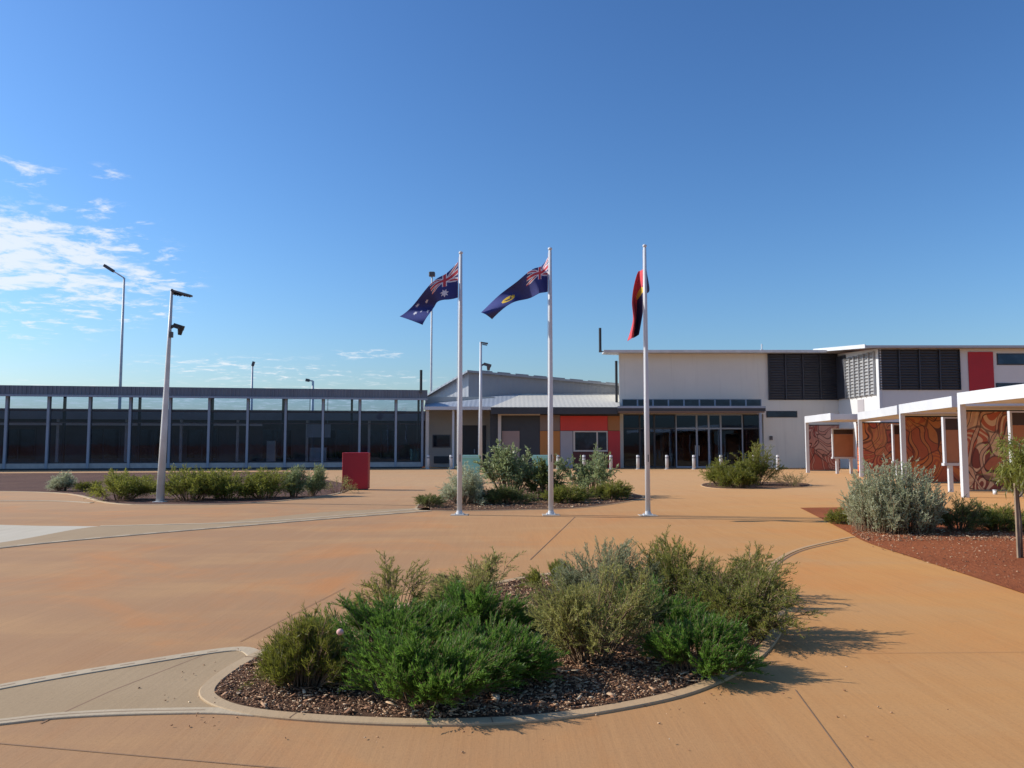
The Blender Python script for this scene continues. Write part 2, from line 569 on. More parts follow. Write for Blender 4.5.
# ------------------------------------------------------------------ ground
sheet('ground', [(-1500, -1500), (1500, -1500), (1500, 1500), (-1500, 1500)], -.02, M['red_soil'])
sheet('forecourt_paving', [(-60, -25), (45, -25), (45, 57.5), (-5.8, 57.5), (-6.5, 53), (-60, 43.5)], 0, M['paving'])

# left garden bed against the glazed walkway
bedL = smooth_poly([G(-330, 493), G(-100, 491), G(55, 493), G(108, 503), G(160, 505), G(250, 503.5), G(325, 496), G(347, 491)], 6, False)
bedL += [G(352, 485), (-8.3, 36), (-13, 46.5), (-46, 41)]
sheet('garden_soil', bedL, .004, M['dull_soil'])
ribbon('kerb', bedL[:-4], .13, 0, .018, M['kerb'])
# pale apron and bands on the driveway side
sheet('pale_apron', [G(-200, 520), G(40, 526), G(108, 526.5), G(60, 535), G(0, 543), G(-200, 566)], .004, M['paving_pale'])
bandA = smooth_poly([G(-160, 570), G(0, 548), G(130, 535.5), G(230, 527), G(340, 518), G(430, 511)], 8, False)
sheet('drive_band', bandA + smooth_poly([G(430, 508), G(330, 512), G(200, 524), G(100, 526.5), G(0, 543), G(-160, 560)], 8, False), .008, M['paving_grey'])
ribbon('kerb_strip', bandA, .15, 0, .0125, M['strip'], .004)
ribbon('kerb_strip', smooth_poly([G(100, 526.5), G(160, 525), G(260, 522), G(350, 515), G(420, 509)], 8, False), .14, 0, .0125, M['strip'], .004)
ribbon('kerb_strip', smooth_poly([G(-100, 502), G(40, 501), G(92, 503)], 8, False), .14, 0, .0125, M['strip'], .004)

# foreground island
isl = [(-2.0, 5.5), (-1.87, 5.13), (-1.46, 4.87), (-.65, 4.73), (.05, 4.77), (.66, 5.0), (1.22, 5.38), (1.8, 6.1), (2.35, 7.2),
       (2.75, 8.5), (2.75, 9.6), (2.2, 10.3), (1.4, 10.4), (.41, 9.95), (-.42, 9.0), (-1.11, 7.95), (-1.64, 7.0), (-1.93, 6.2)]
ISL = smooth_poly(isl, 8)
wedge = [G(-120, 733), G(0, 721), G(120, 712.5), G(215, 710)] + [(-1.88, 5.13), (-2.0, 5.5), (-1.99, 5.9), (-1.93, 6.2)] + [G(232, 650), G(120, 666), G(0, 687), G(-120, 712)]
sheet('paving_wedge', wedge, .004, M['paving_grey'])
sheet('mulch_bed', ISL, .008, M['mulch_soil'])
ribbon('island_kerb', ISL, .10, 0, .016, M['kerb'], .006, True)
ribbon('kerb_strip', smooth_poly([G(-120, 714), G(0, 688), G(120, 667), G(232, 650), (-1.94, 6.2)], 8, False), .12, 0, .011, M['strip'], .004)
ribbon('kerb_strip', smooth_poly([G(-120, 736), G(0, 723), G(60, 716.5), G(130, 713), G(210, 711.6), (-1.5, 4.885)], 8, False), .10, 0, .011, M['strip'], .004)
ribbon('kerb_strip', smooth_poly([(2.62, 8.0), G(768, 590), G(768, 576), G(775, 562), G(800, 549), G(845, 538.5), G(856, 537)], 8, False), .07, 0, .008, M['kerb'], .003)
# saw cuts and joints in the slab
jm = MB()


def joint(pts, w=.012, z=.0045, dash=0):
    for q, (a, b) in enumerate(zip(pts[:-1], pts[1:])):
        if dash and q % 2: continue
        a, b = np.array(a), np.array(b); d = b - a; d /= np.linalg.norm(d); n_ = np.array([-d[1], d[0]]) * w / 2
        jm.add([(*(a - n_), z), (*(b - n_), z), (*(b + n_), z), (*(a + n_), z)], [(0, 1, 2, 3)])


joint([G(530, 560), G(575, 517)], .012)
joint([G(795, 690), G(868, 790)], .007)
joint([G(-60, 736), G(0, 744), G(250, 766), G(420, 779)], .007)
joint([G(40, 724), G(110, 692)], .012)
joint([G(110, 692), G(205, 655)], .012)
joint([G(240, 642), G(345, 588)], .007)
joint([G(800, 654), G(1100, 652)], .004)
def finer(path, step):
    out = [np.array(path[0])]
    for a, b in zip(path[:-1], path[1:]):
        a, b = np.array(a), np.array(b); n = max(1, int(np.linalg.norm(b - a) / step))
        out += [a + (b - a) * (i + 1) / n for i in range(n)]
    return out


joint(finer(bandA, .22), .035, .0135, 1)
joint(finer(smooth_poly([G(-120, 714), G(0, 688), G(120, 667), G(225, 651)], 8, False), .09), .012, .0118, 1)
joint(smooth_poly([G(-120, 736), G(0, 723), G(60, 716.5), G(130, 713), G(205, 711.7)], 8, False), .008, .0118)
cl = smooth_poly([(2.83, 7.8), G(772, 590), G(772, 577), G(779, 563.5), G(803, 550.5), G(848, 540)], 8, False)
joint(cl, .03)
acc = 0
for (q0_, q1_) in zip(ISL, ISL[1:] + ISL[:1]):
    q0_, q1_ = np.array(q0_), np.array(q1_); L_ = np.linalg.norm(q1_ - q0_); acc += L_
    if acc > 1.15:
        acc = 0; t_ = (q1_ - q0_) / L_; n_ = np.array([-t_[1], t_[0]])
        for sg in (.004,):
            a_, b_ = q0_ - n_ * .047, q0_ + n_ * .047
            jm.add([(*(a_ - t_ * sg), .0175), (*(b_ - t_ * sg), .0175), (*(b_ + t_ * sg), .0175), (*(a_ + t_ * sg), .0175)], [(0, 1, 2, 3)])
tag(jm.build('paving_joint', M['joint']), kind='structure')

# flag bed, middle bed, red bed by the shelters
bedF = smooth_poly([G(416, 508.5), G(440, 511), G(500, 510.5), G(580, 508), G(632, 501), G(642, 496), G(610, 490), G(520, 488), G(440, 497)], 6)
sheet('flag_bed', bedF, .008, M['mulch_soil']); ribbon('bed_kerb', bedF, .06, 0, .011, M['kerb'], .003, True)
bedM = smooth_poly([G(702, 486), G(720, 488.6), G(765, 488.8), G(808, 486.6), G(802, 483), G(745, 482), G(708, 483)], 6)
sheet('middle_bed', bedM, .008, M['mulch_soil']); ribbon('bed_kerb', bedM, .06, 0, .011, M['kerb'], .003, True)
edge = smooth_poly([G(800, 508), G(843, 530), G(868, 543), G(940, 566.5), G(1024, 594), G(1130, 630), G(1300, 700)], 6, False)
bedR = edge + [(16, 6), (14.5, 15.0), G(1130, 511), G(1024, 512), G(930, 511), G(850, 507.5)]
sheet('red_bed', bedR, .008, M['red_soil'])


# wood chips
def chips(name, poly, n, seed, smin=.012, smax=.045, zb=.012):
    rng = np.random.default_rng(seed)
    pl = np.array(poly); lo, hi = pl.min(0), pl.max(0)
    pts = []
    while len(pts) < n:
        q = lo + rng.random((n, 2)) * (hi - lo)
        inside = np.zeros(len(q), bool); j = len(pl) - 1
        for i in range(len(pl)):
            c = ((pl[i, 1] > q[:, 1]) != (pl[j, 1] > q[:, 1])) & (q[:, 0] < (pl[j, 0] - pl[i, 0]) * (q[:, 1] - pl[i, 1]) / (pl[j, 1] - pl[i, 1] + 1e-12) + pl[i, 0])
            inside ^= c; j = i
        pts.extend(q[inside].tolist())
    c = np.array(pts[:n]); n = len(c)
    L = rng.uniform(smin, smax, n); W = L * rng.uniform(.16, .42, n); T = rng.uniform(.002, .007, n)
    a = rng.uniform(0, 2 * math.pi, n); tl = rng.normal(0, .16, n)
    ex = np.stack([np.cos(a) * np.cos(tl), np.sin(a) * np.cos(tl), np.sin(tl)], 1) * L[:, None]
    ey = np.stack([-np.sin(a), np.cos(a), rng.normal(0, .14, n)], 1) * W[:, None]
    ez = np.cross(ex, ey); ez /= np.linalg.norm(ez, axis=1)[:, None]; ez *= T[:, None]
    ctr = np.concatenate([c, (zb + rng.random(n) ** 2 * .022)[:, None]], 1)
    V = []
    for d in (-.5, .5):
        for b, aa in ((-.5, -.5), (-.5, .5), (.5, .5), (.5, -.5)):
            V.append(ctr + ex * aa + ey * b + ez * d)
    V = np.stack(V, 1).reshape(-1, 3)
    base = np.array([[3, 2, 1, 0], [4, 5, 6, 7], [0, 1, 5, 4], [1, 2, 6, 5], [2, 3, 7, 6], [3, 0, 4, 7]])
    Fq = (base[None] + (np.arange(n) * 8)[:, None, None]).reshape(-1, 4)
    o = np_mesh(name, V, Fq, M['chips'])
    return tag(o, kind='stuff')


def np_mesh(name, V, Fq, mat, root=None):
    me = bpy.data.meshes.new(name)
    k = Fq.shape[1]
    me.vertices.add(len(V)); me.vertices.foreach_set('co', np.ascontiguousarray(V, np.float32).ravel())
    me.loops.add(Fq.size); me.loops.foreach_set('vertex_index', np.ascontiguousarray(Fq, np.int32).ravel())
    me.polygons.add(len(Fq)); me.polygons.foreach_set('loop_start', np.arange(0, Fq.size, k, dtype=np.int32))
    me.polygons.foreach_set('loop_total', np.full(len(Fq), k, np.int32))
    me.materials.append(mat); me.update(); me.validate()
    ob = bpy.data.objects.new(name, me); COL.objects.link(ob)
    if root is not None: ob.parent = root
    return ob


def shrink(poly, k):
    c = np.mean(np.array(poly), 0)
    return [tuple(c + (np.array(p) - c) * k) for p in poly]


def inset(poly, d):
    n = len(poly); out = []
    for i in range(n):
        a, b = np.array(poly[i - 1]), np.array(poly[(i + 1) % n]); t = (b - a) / np.linalg.norm(b - a)
        out.append(tuple(np.array(poly[i]) + np.array([-t[1], t[0]]) * d))
    return out


chips('wood_mulch', inset(ISL, .06), 42000, 3, .007, .024)
chips('wood_mulch', inset(ISL, .07), 1500, 13, .04, .09, .02)
chips('leaf_litter', inset(ISL, -.28), 700, 9, .006, .016, .004)
chips('leaf_litter', [G(150, 660), G(900, 660), G(1000, 760), G(100, 760)], 70, 10, .006, .02, .004)
chips('wood_mulch', shrink(bedF, .93), 3500, 4, .03, .09)
chips('wood_mulch', [G(846, 533), G(868, 546), G(960, 574), G(1040, 585), G(1060, 545), G(1000, 536), G(870, 534)], 500, 5, .012, .035)
chips('wood_mulch', [G(848, 531), G(866, 542), G(1060, 541), G(1060, 533), G(880, 531)], 1600, 6, .015, .05)


# ------------------------------------------------------------------ plants
def leaves(cent, dirs, L, W, rng, shape='leaf'):
    n = len(cent)
    d = dirs / (np.linalg.norm(dirs, axis=1)[:, None] + 1e-9)
    r = rng.normal(size=(n, 3)); s = np.cross(d, r); s /= np.linalg.norm(s, axis=1)[:, None] + 1e-9
    L = L[:, None]; W = W[:, None]
    V = np.stack([cent, cent + d * L * .45 + s * W * .5, cent + d * L, cent + d * L * .45 - s * W * .5], 1).reshape(-1, 3)
    Fq = (np.arange(n)[:, None] * 4 + np.arange(4)[None])
    return V, Fq


KINDS = {
    # tips: number of stems; twigs per stem; leaves per twig; leaf length, width; twig length; start of twigs on the stem; spread; up pull
    'feather': dict(stems=120, twigs=8, lv=36, L=.036, W=.0055, tw=.22, t0=.3, spread=.42, up=.7, out=.8, sag=.05, fill=.55, lsp=.36, per=6, clo=.68),
    'tuft': dict(stems=330, twigs=5, lv=16, L=.045, W=.004, tw=.13, t0=.2, spread=.5, up=.9, out=.4, sag=.06, fill=.5),
    'airy': dict(stems=40, twigs=11, lv=15, L=.036, W=.0062, tw=.17, t0=.3, spread=.5, up=.25, out=.7, sag=.25, fill=.4, per=1.5),
    'fine': dict(stems=95, twigs=9, lv=24, L=.036, W=.0056, tw=.20, t0=.28, spread=.48, up=.7, out=.6, sag=.06, fill=.55, per=2),
    'silver': dict(stems=300, twigs=10, lv=17, L=.034, W=.014, tw=.17, t0=.08, spread=.6, up=1.0, out=.5, sag=.03, fill=.75, bs=2.4, per=1.3, clo=.92),
    'bushy': dict(stems=110, twigs=9, lv=14, L=.075, W=.014, tw=.26, t0=.25, spread=.7, up=.5, out=.55, sag=.06, fill=.55),
    'broad': dict(per=1.5, stems=46, twigs=9, lv=9, L=.10, W=.036, tw=.26, t0=.42, spread=.9, up=.4, out=.5, sag=.05, fill=.5),
    'twiggy': dict(per=1.5, stems=34, twigs=6, lv=5, L=.05, W=.01, tw=.2, t0=.3, spread=.8, up=.4, out=.55, sag=.08, fill=.4),
}


def plant_mesh(kind, h, rx, ry, seed, leafmat, dens=1.0, size=1.0, wob=.22, stem_r=.006, low=.0, name=('foliage', 'stem'), root=None, stemmat=None, lean=(0, 0)):
    k = KINDS[kind]
    rng = np.random.default_rng(seed)
    ns = max(6, int(k['stems'] * dens))
    # tips spread through a dome with an uneven outline
    nc_ = max(4, int(ns / k.get('per', 3)))
    who = rng.integers(0, nc_, ns)
    az = rng.uniform(0, 2 * math.pi, nc_)[who]
    ph = rng.uniform(0, 2 * math.pi, 4)
    out = 1 + wob * (np.sin(az * 2 + ph[0]) * .5 + np.sin(az * 3 + ph[1]) * .5 + np.sin(az * 5 + ph[2]) * .4)
    rho = np.clip(np.sqrt((np.arange(nc_) + rng.random(nc_)) / nc_)[who] + rng.normal(0, .03, ns), 0, 1)
    cl_h = rng.uniform(k.get('clo', .84), 1.06, nc_)[who]
    fl = 1 - k['fill'] * rng.random(ns) ** 2.2
    prof = np.sqrt(np.clip(1 - (rho * .93) ** 2, .02, 1))
    lump = 1 + wob * np.sin(rho * np.cos(az) * 4 + ph[3]) * .7 + rng.normal(0, wob * .45, ns)
    shr = 1 - k['tw'] * size * .35 / max(h, .2)
    tip = np.stack([rx * rho * np.cos(az) * out * .9, ry * rho * np.sin(az) * out * .9, np.clip(low * h + (1 - low) * h * prof * fl * lump * shr * cl_h, .05, h * 1.0 - k['tw'] * size * .35)], 1)
    stray = rng.random(ns) < .05
    tip[stray] *= np.array([1.12, 1.12, 1.18])
    tip[:, :2] += rng.normal(0, .085, (ns, 2)) * np.array([rx, ry]); tip[:, 2] = np.maximum(tip[:, 2] + rng.normal(0, .05 * h, ns), .04)
    tip[:, 0] += lean[0] * tip[:, 2]; tip[:, 1] += lean[1] * tip[:, 2]
    base = np.stack([rx * .33 * rho * np.cos(az), ry * .33 * rho * np.sin(az), np.zeros(ns)], 1)
    base[:, :2] *= k.get('bs', 1.7 if kind in ('feather', 'tuft') else 1.0)
    mid = base * .45 + tip * .55; mid[:, 2] = tip[:, 2] * (.62 + .2 * rho) + k['sag'] * h * .5

    def bez(t):
        t = t[..., None]
        return (1 - t) ** 2 * base[:, None] + 2 * t * (1 - t) * mid[:, None] + t ** 2 * tip[:, None]

    def tan(t):
        t = t[..., None]
        d = 2 * (1 - t) * (mid - base)[:, None] + 2 * t * (tip - mid)[:, None]
        return d / (np.linalg.norm(d, axis=2)[..., None] + 1e-9)
    nt_ = k['twigs']
    t = k['t0'] + (1 - k['t0']) * (np.arange(nt_)[None] + rng.random((ns, nt_))) / nt_
    p0 = bez(t); tg = tan(t)
    outward = p0 * np.array([1, 1, 0]); outward /= np.linalg.norm(outward, axis=2)[..., None] + 1e-6
    d = tg * .7 + outward * k['out'] * .6 + np.array([0, 0, k['up']]) + rng.normal(0, k['spread'], p0.shape)
    d /= np.linalg.norm(d, axis=2)[..., None]
    tl = k['tw'] * size * rng.uniform(.55, 1.25, (ns, nt_)) * (1.1 - .35 * t)
    nl = k['lv']
    q = (np.arange(nl)[None, None] + rng.random((ns, nt_, nl))) / nl
    droop = np.zeros(q.shape + (3,)); droop[..., 2] = -(q ** 2) * tl[..., None] * .18
    lp = p0[:, :, None] + d[:, :, None] * (q * tl[..., None])[..., None] + droop
    ld = d[:, :, None] * 1.0 + rng.normal(0, k.get('lsp', .5), lp.shape) + np.array([0, 0, .12])
    lp = lp.reshape(-1, 3); ld = ld.reshape(-1, 3)
    lp[:, 2] = np.maximum(lp[:, 2], .012)
    n = len(lp)
    L = k['L'] * size * rng.uniform(.6, 1.3, n); W = k['W'] * size * rng.uniform(.7, 1.3, n)
    V, Fq = leaves(lp, ld, L, W, rng)
    V[:, 2] = np.maximum(V[:, 2], .006)
    fo = np_mesh(name[0], V, Fq, leafmat, root)
    # stems and twigs as thin three-sided tubes
    SV, SF = [], []
    ts = np.linspace(0, 1, 6)[None].repeat(ns, 0)
    sp = bez(ts)
    paths = [(sp, stem_r)]
    tq = np.linspace(0, 1, 3)
    tp = p0[:, :, None] + d[:, :, None] * (tq[None, None] * tl[..., None])[..., None] * .9
    paths.append((tp.reshape(-1, 3, 3), stem_r * .4))
    off = 0
    for pts, r in paths:
        m_, kk = pts.shape[:2]
        tgn = np.gradient(pts, axis=1); tgn /= np.linalg.norm(tgn, axis=2)[..., None] + 1e-9
        a = np.cross(tgn, np.array([.3, .9, .2])); a /= np.linalg.norm(a, axis=2)[..., None] + 1e-9
        b = np.cross(tgn, a)
        taper = np.linspace(1, .4, kk)[None, :, None] * r
        ring = np.stack([pts + (a * math.cos(w) + b * math.sin(w)) * taper for w in (0, 2.094, 4.189)], 2)
        V2 = ring.reshape(-1, 3)
        idx = np.arange(m_ * kk * 3).reshape(m_, kk, 3) + off
        for c in range(3):
            c2 = (c + 1) % 3
            SF.append(np.stack([idx[:, :-1, c], idx[:, :-1, c2], idx[:, 1:, c2], idx[:, 1:, c]], -1).reshape(-1, 4))
        SV.append(V2); off += len(V2)
    np_mesh(name[1], np.concatenate(SV), np.concatenate(SF), stemmat or M['twig'], root)
    return fo


def plant(name, label, xy, kind, mat, h, w, seed, cat='shrub', group=None, dens=1.0, size=1.0, wd=None, z=.01, **kw):
    root = thing(name, (xy[0], xy[1], z), label, cat, group)
    plant_mesh(kind, h, w / 2, (wd or w) / 2, seed, LV[mat], dens, size, root=root, **kw)
    return root


GI = 'plants in the foreground island bed'
plant('grassy_shrub', 'yellow-green upright tuft at the rounded tip of the kerbed foreground bed', G(305, 684), 'tuft', 'yellow', .41, .66, 11, group=GI, wob=.35)
plant('feathery_shrub', 'largest bright green feathery mound, spilling to the front kerb of the near bed', G(425, 699), 'feather', 'bright', .41, 1.1, 12, group=GI, dens=1.35, wd=.78)
plant('feathery_shrub', 'bright green mound just behind the largest one, beside the yellow-green tuft', G(395, 655), 'feather', 'bright', .42, 1.0, 13, group=GI, dens=1.1, wd=.9)
plant('feathery_shrub', 'bright green mound between the largest mound and bare wood chips', G(490, 682), 'feather', 'bright', .38, .66, 14, group=GI, dens=.95)
plant('feathery_shrub', 'bright green mound below the twiggy olive shrub at the back of the near bed', G(470, 640), 'feather', 'bright', .42, .9, 15, group=GI, dens=.9)
plant('wispy_shrub', 'sparse wispy olive shrub with long arching twigs reaching over the back kerb', G(392, 622), 'airy', 'olive', .54, 1.05, 16, group=GI, dens=.9, wob=.45)
plant('wispy_shrub', 'twiggy olive shrub with see-through top behind the bright green mounds', G(478, 624), 'airy', 'straw', .64, .95, 17, group=GI, dens=1.7, wob=.4)
plant('olive_shrub', 'pale straw-olive dome shrub with bare stems above wood chips', G(588, 660), 'fine', 'straw', .66, 1.1, 18, group=GI, dens=1.2, low=.12, wob=.3)
plant('olive_shrub', 'greyish fine-leaved shrub behind the straw-olive dome in the near bed', G(606, 608), 'fine', 'greyol', .62, 1.15, 19, group=GI, dens=1.2, wob=.3)
plant('feathery_shrub', 'bright green clump in the gap between the straw-olive dome and red-stemmed shrub', G(655, 640), 'feather', 'bright', .40, .9, 20, group=GI, dens=.9)
plant('feathery_shrub', 'low bright green mound at the front kerb, near the shadow on paving', G(698, 672), 'feather', 'bright', .34, .84, 21, group=GI, dens=.95, wd=.6)
plant('olive_shrub', 'tall olive shrub with ragged top at the back of the near bed', G(682, 606), 'fine', 'olive', .62, 1.35, 22, group=GI, dens=1.2, wob=.35)
plant('olive_shrub', 'olive shrub with reddish stems leaning over the kerb and shading the paving', G(742, 634), 'airy', 'olive', .52, 1.15, 23, group=GI, dens=3.0, wob=.35, stemmat=M['twig'])
plant('feathery_shrub', 'small green clump against the back kerb of the near bed', G(556, 590), 'feather', 'mid', .26, .6, 24, group=GI, dens=.6)
plant('wispy_shrub', 'thin twiggy sprig at the far rounded end of the near bed', (2.55, 8.5), 'airy', 'olive', .5, .7, 25, group=GI, dens=.7, wob=.4)
fl = thing('flower', (X_(343, 5.2), 5.2, .01), 'single round pale pink flower head between the yellow-green tuft and largest green mound', 'flower')
fx, fy = fl.location[:2]; fz = Z_(632, fy)
MB().tube([(fx, fy, .0), (fx + .01, fy, fz * .5), (fx, fy, fz)], .0016, 6).build('stem', LV['olive'], fl)
MB().ball((fx, fy, fz), .023, 14, .9).build('petals', M['pink'], fl, True)

GF = 'plants in the bed behind the flagpoles'
plant('saltbush', 'grey-green rounded bush behind the base of the flagpole with the five-star blue flag', G(464, 504), 'bushy', 'silver', 1.0, 1.5, 31, group=GF, size=.8, dens=1.3, wob=.3)
plant('low_plant', 'small low grey-green sprig at the tip of the flagpole bed', G(428, 507), 'bushy', 'dull', .34, .9, 32, group=GF, size=.6, dens=.5)
plant('leafy_shrub', 'tallest leafy grey-green shrub standing on bare stems between two flagpoles', G(510, 499), 'broad', 'broad', 1.52, 1.75, 33, group=GF, low=.2, dens=2.0, stem_r=.012)
plant('leafy_shrub', 'dark leafy shrub directly behind the middle flagpole', G(546, 500), 'broad', 'dull', 1.15, 1.1, 34, group=GF, dens=1.4, size=.8)
plant('leafy_shrub', 'pale leafy shrub between the middle and red flag poles', G(590, 496), 'broad', 'broad', 1.3, 1.9, 35, group=GF, low=.15, dens=1.5, stem_r=.01, wob=.4)
plant('groundcover', 'low dark green groundcover below the tallest leafy shrub', G(508, 504), 'bushy', 'dull', .48, 1.7, 36, group=GF, size=.7, dens=1.3, wd=.9)
plant('groundcover', 'low green groundcover right behind the middle flagpole base', G(566, 503), 'bushy', 'mid', .48, 1.7, 37, group=GF, size=.7, dens=1.3, wd=.9)
plant('groundcover', 'olive green groundcover at the end of the flagpole bed nearest the red flag', G(610, 499.5), 'bushy', 'mid', .52, 1.5, 38, group=GF, size=.7, dens=1.3, wd=.9)

GM = 'plants in the bed before the entrance'
plant('bushy_shrub', 'lower green bush before the entrance doors, covering a bollard', G(722, 486), 'bushy', 'mid', 1.05, 1.35, 41, group=GM, dens=1.1)
plant('bushy_shrub', 'tallest yellow-green bush before the entrance, in front of grey wall', G(755, 485), 'bushy', 'mid', 1.55, 1.75, 42, group=GM, dens=1.6, wob=.35)
plant('bushy_shrub', 'low olive bush filling the front of the entrance bed', G(740, 488), 'bushy', 'yellow', .75, 1.3, 43, group=GM, dens=.9)
plant('twiggy_plant', 'low brown twiggy plant at the end of the entrance bed', G(793, 486.5), 'twiggy', 'dull', .62, 1.5, 44, group=GM, dens=1.6)

GL = 'plants in the bed by the tapered lamp post'
plant('saltbush', 'small blue-grey bush alone on bare soil before the glazed walkway', G(62, 491), 'bushy', 'silver', .62, .95, 51, group=GL, size=.7, dens=.8)
plant('groundcover', 'flat yellow-green groundcover beside the small blue-grey bush', G(90, 491), 'bushy', 'yellow', .35, 1.2, 52, group=GL, size=.6, dens=.6)
plant('bushy_shrub', 'low spreading olive bush just before the tapered lamp post', G(120, 500), 'bushy', 'mid', .78, 1.9, 53, group=GL, dens=1.1, low=.1)
plant('groundcover', 'dull green groundcover on the soil behind the spreading olive bush', G(140, 490), 'bushy', 'olive', .55, 1.6, 59, group=GL, size=.7, dens=.6)
plant('bushy_shrub', 'green bush beside the tapered lamp post, first of the dense row', G(190, 500), 'bushy', 'mid', .92, 2.1, 54, group=GL, dens=1.2)
plant('bushy_shrub', 'green bush in the middle of the dense row along the kerb', G(228, 499), 'bushy', 'mid', .92, 2.1, 55, group=GL, dens=1.2)
plant('bushy_shrub', 'darker green bush at the end of the dense row, touching the leaning saltbushes', G(265, 498), 'bushy', 'mid', .88, 2.0, 56, group=GL, dens=1.2)
plant('saltbush', 'grey-green upright bush at the end of the dense green row', G(293, 497), 'bushy', 'broad', .98, .75, 57, group=GL, size=.8, dens=.9)
plant('saltbush', 'grey-green bush leaning toward the red sign box', G(312, 496), 'bushy', 'broad', .95, .7, 58, group=GL, size=.8, dens=.9, lean=(.2, 0))
plant('twiggy_plant', 'straw-coloured twiggy plant at the foot of the red sign box', G(338, 493), 'twiggy', 'straw', .6, 1.3, 60, group=GL, dens=1.2)

GR = 'plants in the red soil bed'
plant('saltbush', 'large dense silver-grey dome bush on the edge of the red soil bed', G(893, 531), 'silver', 'silver', 1.30, 1.80, 61, group=GR, dens=1.6, wob=.14)
plant('low_plant', 'small dark green plant on the path side of the silver dome bush', G(842, 524), 'bushy', 'mid', .34, .55, 62, group=GR, size=.5, dens=.6)
plant('groundcover', 'brownish low plant hidden in the shade of the silver dome bush', G(958, 531), 'bushy', 'dull', .62, 1.1, 63, group=GR, size=.6, dens=.9)
plant('groundcover', 'low green spreading plant between the silver bush and the staked sapling', G(998, 530), 'bushy', 'mid', .48, 1.3, 64, group=GR, size=.6, dens=1.2)
plant('groundcover', 'low green spreading plant behind the staked sapling', G(1065, 530), 'bushy', 'mid', .45, 1.3, 65, group=GR, size=.6, dens=1.0)

# staked sapling
tx, ty = G(1021, 558)
sap = thing('young_tree', (tx, ty, .01), 'staked young tree with small drooping green crown on the red soil', 'tree')
MB().tube([(tx, ty, 0), (tx + .01, ty, .5), (tx - .005, ty + .01, .9), (tx + .06, ty, 1.25), (tx + .14, ty, 1.6)], [.028, .024, .021, .015, .007], 10).build('trunk', M['bark'], sap, True)
lm = MB()
rng = random.Random(5)
for k in range(9):
    a = k * 2.4; z0 = .85 + .08 * k; l = .36
    lm.tube([(tx + .02 + .008 * k, ty, z0), (tx + .03 + math.cos(a) * l * .5, ty + math.sin(a) * l * .5, z0 + .2), (tx + .05 + math.cos(a) * l, ty + math.sin(a) * l, z0 + .16)], [.009, .006, .003], 6)
lm.build('limb', M['bark'], sap, True)


def crown(cx, cy, cz, rx, rz, n, seed, mat, L, W, root):
    rng = np.random.default_rng(seed)
    nc = 46
    u = rng.normal(size=(nc, 3)); u /= np.linalg.norm(u, axis=1)[:, None]
    cc = u * (rng.random(nc) ** .45)[:, None] * np.array([rx, rx, rz]) + np.array([cx, cy, cz])
    w = rng.integers(0, nc, n)
    cen = cc[w] + rng.normal(0, .075, (n, 3))
    d = (cen - np.array([cx, cy, cz])) * .6 + rng.normal(0, .3, (n, 3)) + np.array([0, 0, -.45])
    V, Fq = leaves(cen, d, L * rng.uniform(.6, 1.3, n), W * rng.uniform(.7, 1.2, n), rng)
    np_mesh('crown', V - np.array(root.location), Fq, mat, root)


LV['sap'] = foliage_mat('sapling_leaves', [(.09, .10, .014), (.18, .19, .03), (.28, .28, .06)], .45)
crown(tx + .22, ty, 1.36, .44, .44, 5200, 8, LV['sap'], .11, .017, sap)
MB().box(tx - .075, tx - .04, ty - .06, ty - .025, 0, 1.05).build('stake', M['stake'], sap)


# ------------------------------------------------------------------ flagpoles and flags
def jack(u, v):
    """canton cross pattern in a 2:1 field, u,v 0..1; 0 blue 1 red 2 white"""
    x, y = (u - .5) * 2, v - .5
    if abs(x) < .10 or abs(y) < .10: return 1
    if abs(x) < .167 or abs(y) < .167: return 2
    d = min(abs(y - x / 2), abs(y + x / 2)) / 1.118
    if d < .045: return 1
    if d < .115: return 2
    return 0


def star(u, v, cx, cy, r, n=7):
    x, y = (u - cx) * 2, v - cy
    rr = math.hypot(x, y)
    if rr > r: return False
    a = math.atan2(x, y) % (2 * math.pi / n)
    a = abs(a - math.pi / n)  # 0 at notch, pi/n at point
    k = .45
    p1 = (k * r, 0.0); p2 = (r * math.cos(math.pi / n), r * math.sin(math.pi / n))
    q = (rr * math.cos(a), rr * math.sin(a))
    ex, ey = p2[0] - p1[0], p2[1] - p1[1]
    return (ex * (q[1] - p1[1]) - ey * (q[0] - p1[0])) > 0


def pat_star(u, v):
    if u < .5 and v < .5:
        return jack(u * 2, v * 2)
    if star(u, v, .25, .75, .17): return 2
    for cx, cy, r in ((.75, .83, .08), (.63, .43, .08), (.75, .17, .08), (.86, .38, .08), (.80, .55, .05)):
        if star(u, v, cx, cy, r): return 2
    return 0


def pat_swan(u, v):
    if u < .5 and v < .5:
        return jack(u * 2, v * 2)
    x, y = (u - .75) * 2, v - .62
    if math.hypot(x, y) < .17:
        x, y = x * 1.45, y * 1.45
        body = (x / .13) ** 2 + ((y - .06) / .075) ** 2 < 1
        neck = abs(x + .10 + .03 * math.sin(y * 20)) < .022 and -.14 < y < .06
        head = math.hypot(x + .125, y + .14) < .035
        tail = abs(y - .0 + (x - .1) * .5) < .03 and .05 < x < .16
        return 4 if (body or neck or head or tail) else 3
    return 0


def pat_disc(u, v):
    if math.hypot((u - .5) * 1.5, v - .5) < .14: return 3
    return 4 if v < .5 else 1


FM = [M['blue_flag'], M['red_flag'], M['white_flag'], M['yellow_flag'], M['black_flag']]


